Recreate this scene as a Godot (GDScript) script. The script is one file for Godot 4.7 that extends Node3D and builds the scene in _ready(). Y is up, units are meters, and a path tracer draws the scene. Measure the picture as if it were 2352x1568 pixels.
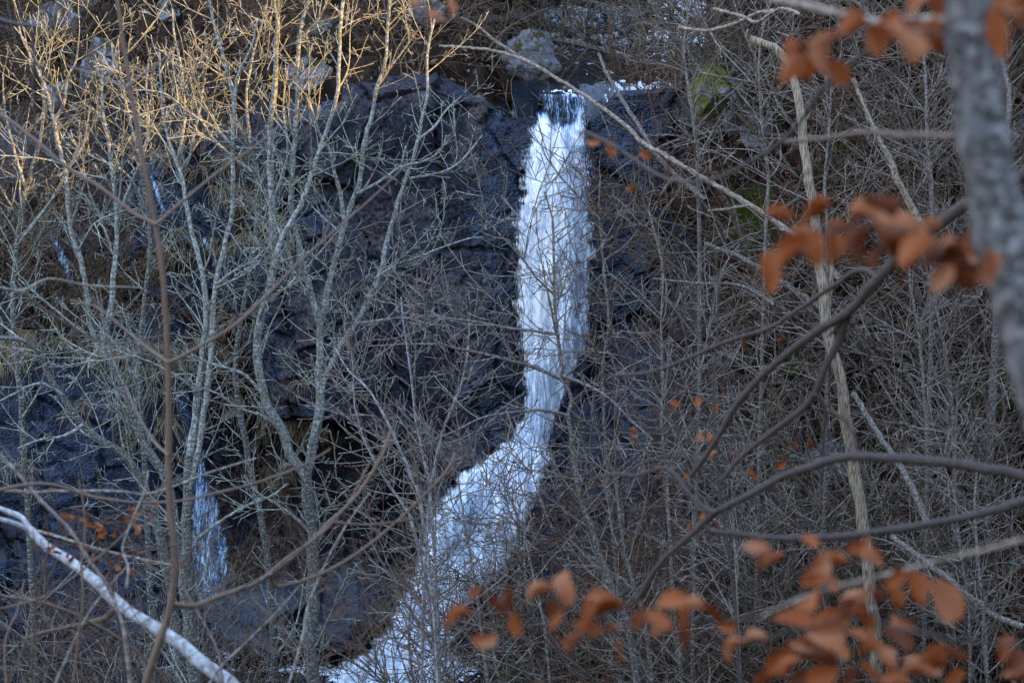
extends Node3D
# A narrow waterfall in a wooded ravine, seen through bare trees across the valley.
# Metres, y up, the camera looks along -z.  "h" is the level distance from the camera (-z).

const FPX := 5534.0          # focal length in picture units (picture 2352 x 1568)
const EYE := Vector3(0, 8, 0)
const PITCH := 12.0

var rng := RandomNumberGenerator.new()
var taken := {}
var M := {}
var nz := {}

# ------------------------------------------------------------------ mesh collector
class MB:
	var v := PackedVector3Array()
	var n := PackedVector3Array()
	var c := PackedColorArray()
	var i := PackedInt32Array()

	func tube(p: PackedVector3Array, r: PackedFloat32Array, sides: int, col: Color, cap := false) -> void:
		var m := p.size()
		if m < 2:
			return
		var t := (p[1] - p[0]).normalized()
		var u := t.cross(Vector3(0.31, 0.12, 0.94)).normalized()
		if u.length_squared() < 0.5:
			u = Vector3.RIGHT
		var base := v.size()
		for k in m:
			if k > 0:
				var t2: Vector3 = (p[mini(k + 1, m - 1)] - p[k - 1]).normalized()
				u = (u - t2 * u.dot(t2)).normalized()
				t = t2
			var w := t.cross(u)
			for s in sides:
				var a := TAU * s / sides
				var o := u * cos(a) + w * sin(a)
				v.push_back(p[k] + o * r[k])
				n.push_back(o)
				c.push_back(col)
		for k in m - 1:
			for s in sides:
				var a := base + k * sides + s
				var b := base + k * sides + (s + 1) % sides
				i.push_back(a)
				i.push_back(a + sides)
				i.push_back(b)
				i.push_back(b)
				i.push_back(a + sides)
				i.push_back(b + sides)
		if cap:
			for e in [0, m - 1]:
				var q := v.size()
				var d: Vector3 = (p[0] - p[1]).normalized() if e == 0 else (p[m - 1] - p[m - 2]).normalized()
				v.push_back(p[e] + d * r[e] * 0.3)
				n.push_back(d)
				c.push_back(col)
				for s in sides:
					i.push_back(q)
					i.push_back(base + e * sides + s)
					i.push_back(base + e * sides + (s + 1) % sides)

	func tri(a: Vector3, b: Vector3, d: Vector3, col: Color) -> void:
		var q := v.size()
		var nn := (d - a).cross(b - a).normalized()
		for x in [a, b, d]:
			v.push_back(x)
			n.push_back(nn)
			c.push_back(col)
		i.push_back(q)
		i.push_back(q + 1)
		i.push_back(q + 2)

	func mesh() -> ArrayMesh:
		var a := []
		a.resize(Mesh.ARRAY_MAX)
		a[Mesh.ARRAY_VERTEX] = v
		a[Mesh.ARRAY_NORMAL] = n
		a[Mesh.ARRAY_COLOR] = c
		a[Mesh.ARRAY_INDEX] = i
		var m := ArrayMesh.new()
		if i.size():
			m.add_surface_from_arrays(Mesh.PRIMITIVE_TRIANGLES, a)
		return m

# ------------------------------------------------------------------ naming and tree of nodes
func numbered(called: String) -> String:
	var k: int = taken.get(called, 0)
	taken[called] = k + 1
	return called if k == 0 else "%s_%03d" % [called, k]

func tag(o: Node, label: String, category: String, group := "") -> void:
	o.set_meta("label", label)
	o.set_meta("category", category)
	if group != "":
		o.set_meta("group", group)

func thing(called: String, label: String, category: String, at: Vector3, group := "") -> Node3D:
	var o := Node3D.new()
	o.name = numbered(called)
	add_child(o, true)
	o.position = at
	tag(o, label, category, group)
	return o

# a mesh in world coordinates, hung under its thing
func part(called: String, mb: MB, mat: Material, parent: Node3D, stuff := false) -> MeshInstance3D:
	var o := MeshInstance3D.new()
	o.name = called
	for k in mb.v.size():
		mb.v[k] -= parent.position
	o.mesh = mb.mesh()
	o.material_override = mat
	if stuff:
		o.set_meta("kind", "stuff")
	parent.add_child(o, true)
	return o

func structure(called: String, mesh: Mesh, mat: Material) -> MeshInstance3D:
	var o := MeshInstance3D.new()
	o.name = numbered(called)
	o.mesh = mesh
	o.material_override = mat
	o.set_meta("kind", "structure")
	add_child(o, true)
	return o

# ------------------------------------------------------------------ small maths
func P(px: float, py: float, h: float) -> Vector3:
	var a := deg_to_rad(PITCH)
	var x := (px - 1176.0) / FPX
	var y := (784.0 - py) / FPX
	var d := Vector3(x, y * cos(a) - sin(a), -(cos(a) + y * sin(a)))
	return EYE + d * (h / -d.z)

func rnd(a: float, b: float) -> float:
	return rng.randf_range(a, b)

func rv() -> Vector3:
	return Vector3(rnd(-1, 1), rnd(-1, 1), rnd(-1, 1))

func smooth(a: float, b: float, x: float) -> float:
	return smoothstep(a, b, x)

func noise(key: String, kind: int, freq: float, oct := 4, sd := 1) -> FastNoiseLite:
	var f := FastNoiseLite.new()
	f.noise_type = kind
	f.frequency = freq
	f.seed = sd
	f.fractal_octaves = oct
	f.fractal_type = FastNoiseLite.FRACTAL_FBM if oct > 1 else FastNoiseLite.FRACTAL_NONE
	nz[key] = f
	return f

func lin(r: float, g: float, b: float) -> Color:
	return Color(r, g, b).linear_to_srgb()

func ramp_tex(freq: float, oct: int, stops: Array, sd := 1, kind := FastNoiseLite.TYPE_SIMPLEX_SMOOTH, size := 512) -> NoiseTexture2D:
	var f := FastNoiseLite.new()
	f.noise_type = kind
	f.frequency = freq
	f.seed = sd
	f.fractal_octaves = oct
	var t := NoiseTexture2D.new()
	t.width = size
	t.height = size
	t.seamless = true
	t.noise = f
	var g := Gradient.new()
	g.offsets = PackedFloat32Array()
	g.colors = PackedColorArray()
	var offs := PackedFloat32Array()
	var cols := PackedColorArray()
	for s in stops:
		offs.push_back(s[0])
		cols.push_back(s[1])
	g.offsets = offs
	g.colors = cols
	t.color_ramp = g
	return t

func grey_tex(freq: float, oct: int, sd := 1, kind := FastNoiseLite.TYPE_SIMPLEX_SMOOTH) -> NoiseTexture2D:
	return ramp_tex(freq, oct, [[0.0, Color.BLACK], [1.0, Color.WHITE]], sd, kind)

func material(key: String, tex: Texture2D, scale: float, rough: float, spec := 0.4, bump: Texture2D = null, bump_cm := 0.0, in_world := false) -> StandardMaterial3D:
	var m := StandardMaterial3D.new()
	m.resource_name = key
	m.albedo_color = Color.WHITE
	m.vertex_color_use_as_albedo = true
	m.albedo_texture = tex
	m.uv1_triplanar = true
	m.uv1_world_triplanar = in_world
	m.uv1_scale = Vector3.ONE * scale
	m.roughness = rough
	m.metallic_specular = spec
	if bump:
		m.heightmap_enabled = true
		m.heightmap_texture = bump
		m.heightmap_scale = bump_cm
	m.cull_mode = BaseMaterial3D.CULL_DISABLED
	M[key] = m
	return m

func make_materials() -> void:
	var grain := grey_tex(0.03, 5, 3)
	var g := func(a: float) -> Color: return Color(a, a, a).linear_to_srgb()
	# rock: mottled, with small pale lichen flecks
	var rock := ramp_tex(0.022, 6, [[0.0, g.call(0.18)], [0.36, g.call(0.42)], [0.55, g.call(0.75)], [0.68, g.call(1.0)], [0.74, lin(1.0, 1.0, 1.0)]], 11)
	material("rock", rock, 1.7, 0.8, 0.22, grain, 1.3, true)
	material("wet_rock", rock, 2.1, 0.36, 0.45, grain, 1.8, true)
	material("soil", ramp_tex(0.05, 6, [[0.2, g.call(0.3)], [0.5, g.call(0.7)], [0.8, g.call(1.0)]], 5), 1.4, 0.95, 0.1, grain, 2.0, true)
	var boulder := ramp_tex(0.016, 5, [[0.0, g.call(0.3)], [0.4, g.call(0.6)], [0.6, g.call(0.85)], [1.0, g.call(1.0)]], 21)
	material("boulder", boulder, 1.3, 0.85, 0.3, grain, 1.0)
	# barks
	material("willow", ramp_tex(0.016, 6, [[0.0, lin(0.10, 0.088, 0.06)], [0.40, lin(0.18, 0.17, 0.125)], [0.55, lin(0.27, 0.275, 0.235)], [0.70, lin(0.42, 0.45, 0.44)], [1.0, lin(0.60, 0.64, 0.64)]], 31), 3.4, 0.85, 0.3, grain, 0.5)
	material("willow_trunk", ramp_tex(0.02, 6, [[0.0, lin(0.05, 0.043, 0.03)], [0.40, lin(0.10, 0.092, 0.068)], [0.60, lin(0.17, 0.165, 0.135)], [0.74, lin(0.33, 0.35, 0.34)], [1.0, lin(0.55, 0.58, 0.58)]], 32), 4.0, 0.85, 0.3, grain, 0.8)
	material("twig_lichen", ramp_tex(0.03, 4, [[0.0, lin(0.13, 0.115, 0.055)], [0.40, lin(0.24, 0.225, 0.13)], [0.55, lin(0.38, 0.40, 0.36)], [1.0, lin(0.62, 0.67, 0.70)]], 33), 2.0, 0.85, 0.16)
	material("twig_grey", ramp_tex(0.03, 4, [[0.0, lin(0.08, 0.058, 0.042)], [0.5, lin(0.20, 0.16, 0.125)], [1.0, lin(0.55, 0.48, 0.41)]], 35), 2.0, 0.85, 0.16)
	material("twig_brown", ramp_tex(0.03, 4, [[0.0, lin(0.045, 0.025, 0.015)], [0.5, lin(0.135, 0.082, 0.052)], [1.0, lin(0.38, 0.27, 0.19)]], 36), 2.0, 0.85, 0.16)
	material("twig_russet", ramp_tex(0.03, 4, [[0.0, lin(0.055, 0.024, 0.015)], [0.5, lin(0.155, 0.075, 0.047)], [1.0, lin(0.38, 0.23, 0.155)]], 34), 2.0, 0.85, 0.16)
	material("twig_olive", ramp_tex(0.03, 4, [[0.0, lin(0.045, 0.035, 0.019)], [0.5, lin(0.125, 0.102, 0.062)], [1.0, lin(0.36, 0.325, 0.23)]], 38), 2.0, 0.85, 0.16)
	material("bark_grey", ramp_tex(0.018, 6, [[0.0, lin(0.05, 0.036, 0.024)], [0.42, lin(0.10, 0.08, 0.06)], [0.58, lin(0.19, 0.16, 0.13)], [1.0, lin(0.50, 0.47, 0.43)]], 37), 4.5, 0.8, 0.35, grain, 0.4)
	material("dead_wood", ramp_tex(0.014, 5, [[0.0, lin(0.05, 0.033, 0.022)], [0.38, lin(0.12, 0.085, 0.058)], [0.54, lin(0.26, 0.20, 0.14)], [1.0, lin(0.50, 0.42, 0.33)]], 39), 4.0, 0.75, 0.35, grain, 0.6)
	var dead: StandardMaterial3D = material("dead_trunk", ramp_tex(0.02, 5, [[0.0, lin(0.05, 0.035, 0.022)], [0.36, lin(0.17, 0.125, 0.08)], [0.5, lin(0.36, 0.28, 0.185)], [1.0, lin(0.62, 0.52, 0.38)]], 40), 5.0, 0.75, 0.35, grain, 0.8)
	dead.uv1_scale = Vector3(7.0, 0.9, 7.0)
	material("pale_bark", ramp_tex(0.012, 5, [[0.0, lin(0.12, 0.11, 0.10)], [0.4, lin(0.25, 0.24, 0.225)], [0.6, lin(0.38, 0.37, 0.36)], [1.0, lin(0.6, 0.6, 0.6)]], 41), 3.5, 0.7, 0.4, grain, 0.25)
	material("beech", ramp_tex(0.018, 4, [[0.0, lin(0.035, 0.03, 0.027)], [0.42, lin(0.075, 0.067, 0.06)], [0.56, lin(0.12, 0.11, 0.098)], [0.66, lin(0.27, 0.258, 0.24)], [1.0, lin(0.4, 0.385, 0.365)]], 43), 4.2, 0.85, 0.2, grain, 0.4)
	material("beech_twig", ramp_tex(0.03, 4, [[0.0, lin(0.03, 0.02, 0.016)], [0.5, lin(0.06, 0.044, 0.035)], [1.0, lin(0.14, 0.11, 0.09)]], 45), 6.0, 0.75, 0.3)
	material("brown_bark", ramp_tex(0.03, 4, [[0.0, lin(0.055, 0.027, 0.015)], [0.5, lin(0.11, 0.062, 0.034)], [1.0, lin(0.20, 0.125, 0.07)]], 47), 7.0, 0.55, 0.5)
	material("dark_twig", ramp_tex(0.03, 4, [[0.0, lin(0.035, 0.03, 0.03)], [0.5, lin(0.06, 0.05, 0.05)], [1.0, lin(0.1, 0.09, 0.09)]], 49), 6.0, 0.5, 0.5)
	var plain := func(key: String, rough: float, spec: float) -> StandardMaterial3D:
		var m := StandardMaterial3D.new()
		m.resource_name = key
		m.vertex_color_use_as_albedo = true
		m.roughness = rough
		m.metallic_specular = spec
		m.cull_mode = BaseMaterial3D.CULL_DISABLED
		M[key] = m
		return m
	plain.call("foam", 0.5, 0.5)
	var veil: StandardMaterial3D = plain.call("water_veil", 0.55, 0.3)
	veil.transparency = BaseMaterial3D.TRANSPARENCY_ALPHA
	plain.call("catkin", 0.8, 0.3)
	plain.call("grass", 0.8, 0.3)
	var l: StandardMaterial3D = plain.call("leaf", 0.6, 0.28)
	l.albedo_texture = ramp_tex(0.02, 4, [[0.0, lin(0.55, 0.5, 0.45)], [0.5, lin(0.85, 0.8, 0.78)], [1.0, lin(1.0, 1.0, 1.0)]], 51)
	l.uv1_triplanar = true
	l.uv1_scale = Vector3.ONE * 14.0
	l.backlight_enabled = true
	l.backlight = Color(0.5, 0.3, 0.18)
	plain.call("litter", 0.7, 0.35)
	var w: StandardMaterial3D = plain.call("water", 0.04, 0.5)
	w.albedo_color = lin(0.012, 0.017, 0.022)
	w.vertex_color_use_as_albedo = false
	w.heightmap_enabled = true
	w.heightmap_texture = grey_tex(0.02, 4, 61)
	w.heightmap_scale = 0.35
	w.uv1_triplanar = true
	w.uv1_world_triplanar = true
	w.uv1_scale = Vector3(1.6, 1.6, 1.6)
	var fw: StandardMaterial3D = w.duplicate()
	fw.resource_name = "falling_water"
	fw.roughness = 0.3
	fw.metallic_specular = 0.25
	M["falling_water"] = fw

# ------------------------------------------------------------------ the ravine
# Each column: x, then the same thirteen stations from behind the camera to the far hill as (h, y).
var cols := [
	[-18.0, -14, 10.5, -2, 8.5, 0, 8, 10, 4.5, 16, 2.0, 18.5, 1.5, 19.5, 3, 20, 3.5, 21, 4.6, 22, 5.4, 24, 6.6, 28, 9, 34, 13, 52, 22],
	[-6.0, -14, 9.5, -2, 7.2, 0, 6.6, 13, 1.2, 18.8, 0.3, 20.4, 0.45, 20.9, 1.7, 21.3, 3.1, 21.9, 3.7, 22.6, 4.7, 23.6, 5.4, 26, 7.1, 32, 11, 52, 22],
	[-4.5, -14, 9.5, -2, 7.2, 0, 6.5, 13, 1.0, 18.8, 0.25, 20.6, 0.4, 21.1, 1.8, 21.5, 3.3, 21.9, 3.6, 22.7, 4.8, 23.6, 5.5, 26, 7.1, 32, 11, 52, 22],
	[-3.4, -14, 9.5, -2, 7, 0, 6.4, 13, 1.0, 18.8, 0.25, 20.8, 0.4, 21.5, 1.9, 21.8, 3.2, 22.1, 3.5, 22.7, 5.0, 23.4, 5.7, 26, 7.1, 32, 11, 52, 22],
	[-2.85, -14, 9.5, -2, 7, 0, 6.4, 13, 1.0, 18.8, 0.25, 21.2, 0.4, 22.3, 1.6, 22.5, 3.0, 22.6, 3.6, 22.9, 5.0, 23.4, 5.7, 26, 7.1, 32, 11, 52, 22],
	[-2.2, -14, 9.5, -2, 7, 0, 6.4, 13, 1.0, 18.8, 0.25, 21.4, 0.75, 23.1, 1.2, 22.9, 2.3, 22.1, 2.6, 22.6, 5.2, 23.3, 5.8, 25.5, 7.0, 32, 11, 52, 22],
	[-1.1, -14, 9.5, -2, 7, 0, 6.4, 13, 1.0, 18.8, 0.25, 21.3, 0.85, 22.8, 1.2, 22.7, 2.2, 22.05, 2.45, 22.5, 5.55, 23.2, 5.9, 25.5, 7.0, 32, 11, 52, 22],
	[-0.7, -14, 9.5, -2, 7, 0, 6.4, 13, 1.0, 18.8, 0.25, 20.7, 0.55, 21.15, 1.05, 21.7, 1.8, 22.05, 2.5, 22.5, 5.55, 23.2, 5.85, 25.5, 6.9, 32, 11, 52, 22],
	[-0.3, -14, 9.5, -2, 7, 0, 6.4, 13, 1.0, 18.8, 0.25, 20.7, 0.5, 21.3, 1.4, 21.75, 2.1, 22.05, 2.7, 22.5, 5.5, 23, 5.62, 25.5, 6.6, 32, 10.8, 52, 22],
	[0.05, -14, 9.5, -2, 7, 0, 6.4, 13, 1.0, 18.8, 0.25, 20.9, 0.5, 21.5, 1.5, 21.9, 2.2, 22.1, 2.8, 22.5, 5.36, 23.1, 5.25, 26.5, 5.5, 32, 9.6, 52, 21],
	[0.75, -14, 9.5, -2, 7, 0, 6.4, 13, 1.0, 18.8, 0.3, 20.9, 0.55, 21.5, 1.6, 21.9, 2.3, 22.1, 2.8, 22.5, 5.36, 23.1, 5.22, 28, 5.35, 33, 9, 52, 20],
	[1.0, -14, 9.5, -2, 7, 0, 6.4, 13, 1.0, 18.6, 0.35, 20.5, 0.6, 21.3, 1.8, 21.75, 2.6, 22, 3.2, 22.45, 5.6, 23, 5.28, 28, 5.35, 33, 9, 52, 20],
	[2.0, -14, 9.6, -2, 7.2, 0, 6.5, 13, 1.1, 17.5, 0.6, 19, 0.9, 20.6, 2, 21.3, 3, 21.9, 4.2, 22.5, 5.66, 23.5, 5.66, 28.5, 5.6, 33, 9, 52, 20],
	[3.0, -14, 9.8, -2, 7.4, 0, 6.7, 13, 1.2, 16.5, 0.8, 18, 1.2, 19.5, 2.4, 20.6, 3.6, 21.6, 4.9, 22.8, 6.1, 24.5, 6.9, 29, 8, 34, 11, 52, 22],
	[5.0, -14, 10.6, -2, 8.3, 0, 7.6, 9, 3.6, 13.5, 1.7, 15.5, 2.3, 17.5, 3.4, 19, 4.4, 20.5, 5.6, 22.5, 7.1, 25, 8.6, 29, 11, 34, 14, 52, 24],
	[8.0, -14, 12.5, -2, 10.3, 0, 9.8, 6, 6.6, 10, 5.0, 13, 5.2, 15, 6.2, 17, 7.2, 19, 8.4, 21, 9.6, 24, 11.2, 28, 13, 34, 15.5, 52, 24],
	[12.5, -14, 14.5, -2, 13.0, 0, 12.8, 4, 12.2, 8, 11.6, 11, 10.95, 13, 10.6, 15, 10.85, 17, 12.2, 19, 13.6, 24, 15.0, 28, 16, 34, 18, 52, 24],
	[18.0, -14, 14.0, -2, 12.4, 0, 12.1, 4, 11.4, 8, 10.8, 11, 10.2, 13, 9.9, 15, 10.0, 17, 10.6, 19, 11.4, 24, 12.6, 28, 13.6, 34, 15.5, 52, 23],
]

func station(x: float) -> PackedVector2Array:
	var k := 0
	while k < cols.size() - 2 and float(cols[k + 1][0]) < x:
		k += 1
	var a: Array = cols[k]
	var b: Array = cols[k + 1]
	var t := clampf((x - float(a[0])) / (float(b[0]) - float(a[0])), 0.0, 1.0)
	t = lerpf(t, t * t * (3.0 - 2.0 * t), 0.6)
	var out := PackedVector2Array()
	for j in range(1, a.size(), 2):
		out.push_back(Vector2(lerpf(a[j], b[j], t), lerpf(a[j + 1], b[j + 1], t)))
	return out

# height of the ground at a place, without the small relief
func ground(x: float, h: float) -> float:
	var s := station(x)
	for k in s.size() - 1:
		if h >= s[k].x and h <= s[k + 1].x:
			return lerpf(s[k].y, s[k + 1].y, (h - s[k].x) / maxf(s[k + 1].x - s[k].x, 0.001))
	return s[0].y

func foot(x: float, h: float) -> Vector3:
	return Vector3(x, ground(x, h), -h)

# broken stone: every cell of a jittered grid is a tilted face; x = height, y = distance to the joint
func hash2(i: int, j: int, k: int) -> float:
	var n := (i * 374761393 + j * 668265263 + k * 974711) & 0x7fffffff
	n = ((n ^ (n >> 13)) * 1274126177) & 0x7fffffff
	return float((n ^ (n >> 16)) & 0xffff) / 65535.0

func facet(x: float, y: float, k: int) -> Vector2:
	var ix := floori(x)
	var iy := floori(y)
	var d1 := 9.0
	var d2 := 9.0
	var bi := 0
	var bj := 0
	var bx := 0.0
	var by := 0.0
	for j in range(iy - 1, iy + 2):
		for i in range(ix - 1, ix + 2):
			var cx := i + 0.1 + 0.8 * hash2(i, j, k)
			var cy := j + 0.1 + 0.8 * hash2(i, j, k + 17)
			var d := (x - cx) * (x - cx) + (y - cy) * (y - cy)
			if d < d1:
				d2 = d1
				d1 = d
				bi = i
				bj = j
				bx = x - cx
				by = y - cy
			elif d < d2:
				d2 = d
	var hgt := hash2(bi, bj, k + 31) - 0.5 + bx * (hash2(bi, bj, k + 47) - 0.5) * 1.2 + by * (hash2(bi, bj, k + 59) - 0.5) * 1.2
	return Vector2(hgt, sqrt(d2) - sqrt(d1))

func build_terrain() -> void:
	var steps := [6, 3, 26, 24, 36, 64, 64, 44, 150, 46, 90, 30, 12]
	var xs := PackedFloat32Array()
	var x := -18.0
	while x < 18.0:
		xs.push_back(x)
		x += 0.024 if x > -5.4 and x < 4.2 else 0.05 if x > -6.5 and x < 6.5 else 0.3
	xs.push_back(18.0)
	var rows := 1
	for s in steps:
		rows += s
	var nx := xs.size()
	var v := PackedVector3Array()
	var c := PackedColorArray()
	var zone := PackedByteArray()
	v.resize(nx * rows)
	c.resize(nx * rows)
	zone.resize(nx * rows)
	var big := noise("big", FastNoiseLite.TYPE_SIMPLEX_SMOOTH, 0.55, 4, 2)
	var fine := noise("fine", FastNoiseLite.TYPE_SIMPLEX_SMOOTH, 3.2, 4, 3)
	var patch := noise("patch", FastNoiseLite.TYPE_SIMPLEX_SMOOTH, 0.9, 3, 9)
	for ix in nx:
		x = xs[ix]
		var st := station(x)
		var r := 0
		for s in steps.size():
			var cnt: int = steps[s] + (1 if s == steps.size() - 1 else 0)
			var a := st[s]
			var b := st[s + 1]
			var seg := b - a
			var nn := Vector3(0, seg.x, seg.y).normalized()
			for k in cnt:
				var t := float(k) / float(steps[s])
				var q := a.lerp(b, t)
				var p := Vector3(x, q.y, -q.x)
				# how much this place is bare rock
				var bn := big.get_noise_3d(p.x, p.y, p.z)
				var pn := patch.get_noise_3d(p.x * 1.3 + 20.0, p.y * 1.3, p.z * 1.3)
				var cliff := 0.0
				if s >= 5 and s <= 8:
					cliff = 1.0 - smooth(1.5, 2.3, x + bn * 1.2)
				elif s == 4:
					cliff = (1.0 - smooth(1.0, 1.8, x)) * smooth(0.4, 0.8, t)
				elif s == 9:
					cliff = (1.0 - smooth(0.2, 0.8, t + pn * 0.5)) * (1.0 - smooth(1.6, 2.2, x))
				var channel := 0.0
				if s >= 9 and s <= 10:
					channel = smooth(-0.3, 0.1, x) * smooth(2.5, 2.1, x)
					cliff = maxf(cliff, channel)
				if x < -2.3 and s >= 7 and s <= 8 and pn > 0.16:
					cliff *= 1.0 - smooth(0.16, 0.28, pn)
				var fallside := smooth(1.0, 0.25, absf(x - 0.4))
				var fn := fine.get_noise_3d(p.x, p.y, p.z)
				if cliff > 0.01:
					var up := p.y + q.x * 0.6
					var f1 := facet(p.x * 1.35 + fn * 0.10, up * 0.75 + p.x * 0.25, 0)
					var f2 := facet(p.x * 3.6 + fn * 0.22 + 40.0, up * 4.2 - p.x * 0.9, 1)
					var f3 := facet(p.x * 11.0 + fn * 0.3 + 80.0, up * 9.0, 2)
					var d := f1.x * 0.13 + f2.x * 0.06 + f3.x * 0.02 + fn * 0.008 + bn * 0.05
					d -= 0.09 * (1.0 - smooth(0.0, 0.035, f1.y)) + 0.022 * (1.0 - smooth(0.0, 0.07, f2.y))
					p += Vector3(nn.x, nn.y * 0.45, nn.z + 0.25).normalized() * d * cliff * lerpf(1.0, 0.55, fallside) * (1.0 - 0.75 * channel)
				if s > 2:
					var soft := 1.0 - cliff
					p.y += soft * (bn * 0.22 + fn * 0.09) * smooth(2.0, 8.0, q.x) * (1.0 - channel)
				# colours of stone, moss, soil, litter, and sky blue painted into wet stone
				var col := Color(0.058, 0.053, 0.064).lerp(Color(0.030, 0.029, 0.038), smooth(-0.25, 0.25, bn))
				col = col.lerp(Color(0.12, 0.105, 0.10), smooth(0.1, 0.35, pn) * 0.7)
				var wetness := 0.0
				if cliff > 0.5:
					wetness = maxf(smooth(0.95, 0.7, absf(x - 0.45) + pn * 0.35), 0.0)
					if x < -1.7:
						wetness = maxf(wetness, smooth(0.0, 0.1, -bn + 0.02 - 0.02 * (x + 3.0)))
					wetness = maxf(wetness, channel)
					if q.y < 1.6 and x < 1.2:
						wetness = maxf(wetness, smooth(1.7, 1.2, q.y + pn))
				var z := 0
				if cliff < 0.45:
					z = 2
					col = Color(0.022, 0.015, 0.011).lerp(Color(0.055, 0.036, 0.025), smooth(-0.3, 0.3, fn))
					col = col.lerp(Color(0.045, 0.060, 0.012), smooth(0.20, 0.30, pn + fn * 0.25) * smooth(-0.5, 0.5, x))
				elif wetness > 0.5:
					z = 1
					col = Color(0.020, 0.034, 0.066).lerp(Color(0.008, 0.012, 0.024), smooth(-0.2, 0.3, fn + bn))  # blue of the mirrored sky put into the wet stone's own colour
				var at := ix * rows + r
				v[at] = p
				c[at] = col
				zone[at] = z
				r += 1
	var n := PackedVector3Array()
	n.resize(nx * rows)
	for ix in nx:
		for r in rows:
			var dx := v[mini(ix + 1, nx - 1) * rows + r] - v[maxi(ix - 1, 0) * rows + r]
			var dr := v[ix * rows + mini(r + 1, rows - 1)] - v[ix * rows + maxi(r - 1, 0)]
			var q := dx.cross(dr)
			n[ix * rows + r] = q.normalized()
	var idx := [PackedInt32Array(), PackedInt32Array(), PackedInt32Array()]
	for ix in nx - 1:
		for r in rows - 1:
			var a := ix * rows + r
			var b := a + rows
			var z := zone[a]
			idx[z].append_array(PackedInt32Array([a, a + 1, b, b, a + 1, b + 1]))
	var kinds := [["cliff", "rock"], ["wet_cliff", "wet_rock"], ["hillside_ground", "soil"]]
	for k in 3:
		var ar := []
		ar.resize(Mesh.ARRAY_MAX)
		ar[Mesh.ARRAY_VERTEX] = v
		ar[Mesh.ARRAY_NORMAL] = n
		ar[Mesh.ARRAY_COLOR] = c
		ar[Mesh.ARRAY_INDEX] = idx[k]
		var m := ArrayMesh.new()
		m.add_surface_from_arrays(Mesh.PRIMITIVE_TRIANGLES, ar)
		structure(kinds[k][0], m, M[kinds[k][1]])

# ------------------------------------------------------------------ water
# path: rows of (centre px, py, width px, h).  A sheet of falling water: white where it is broken into foam,
# thin and see-through between the strands and along its frayed edges.
func fall_sheet(path: Array, foam_at: Callable, seed_: int, lift: float, rows: int, across: int, thin: float) -> ArrayMesh:
	var f := noise("foam%d" % seed_, FastNoiseLite.TYPE_SIMPLEX_SMOOTH, 1.0, 3, seed_)
	var lumps := noise("lumps%d" % seed_, FastNoiseLite.TYPE_SIMPLEX_SMOOTH, 1.0, 2, seed_ + 50)
	var mb := MB.new()
	for r in rows + 1:
		var t := float(r) / rows * (path.size() - 1)
		var k := mini(int(t), path.size() - 2)
		var u := t - k
		var a: Array = path[k]
		var b: Array = path[k + 1]
		var cy := lerpf(a[1], b[1], u)
		var h := lerpf(a[3], b[3], u)
		var mid := P(lerpf(a[0], b[0], u), cy, h)
		var half := lerpf(a[2], b[2], u) * 0.5 / FPX * h
		var edge_l := 1.0 + 0.22 * f.get_noise_2d(cy * 0.03, 3.0)
		var edge_r := 1.0 + 0.22 * f.get_noise_2d(cy * 0.03, 13.0)
		for j in across + 1:
			var s := (float(j) / across * 2.0 - 1.0) * 1.25
			var p := mid + Vector3(s * half, 0, 0)
			var l1 := lumps.get_noise_2d(p.x * 7.0, p.y * 1.5)
			# strands, stretched along the fall, and flecks
			var n1 := f.get_noise_2d(p.x * 9.0, p.y * 1.6) * 0.45 + f.get_noise_2d(p.x * 48.0 + 5.0, p.y * 7.5) * 0.55 + f.get_noise_2d(p.x * 110.0 + 9.0, p.y * 24.0) * 0.35
			var inside := (edge_r if s > 0 else edge_l) - absf(s) + n1 * 0.28
			var fo: float = n1 + foam_at.call(s, cy)
			p.z += lift + 0.07 * (1.0 - s * s) + l1 * 0.05 + 0.010 * n1
			var tone := Color(0.10, 0.16, 0.25).lerp(Color(0.46, 0.56, 0.66), smooth(-0.6, -0.05, fo)).lerp(Color(0.93, 0.93, 0.91), smooth(-0.05, 0.40, fo))
			tone.a = smooth(0.0, 0.30, inside) * clampf(smooth(-0.75, 0.05, fo) * 0.9 + 0.1 - thin, 0.0, 1.0)
			mb.v.push_back(p)
			mb.n.push_back(Vector3.BACK)
			mb.c.push_back(tone)
	var wdt := across + 1
	for r in rows + 1:
		for j in wdt:
			var dx := mb.v[r * wdt + mini(j + 3, across)] - mb.v[r * wdt + maxi(j - 3, 0)]
			var dy := mb.v[maxi(r - 4, 0) * wdt + j] - mb.v[mini(r + 4, rows) * wdt + j]
			mb.n[r * wdt + j] = dx.cross(dy).normalized()
	for r in rows:
		for j in across:
			var a := r * wdt + j
			if mb.c[a].a + mb.c[a + 1].a + mb.c[a + wdt].a + mb.c[a + wdt + 1].a > 0.06:
				mb.i.append_array(PackedInt32Array([a, a + 1, a + wdt, a + 1, a + wdt + 1, a + wdt]))
	return mb.mesh()

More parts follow.
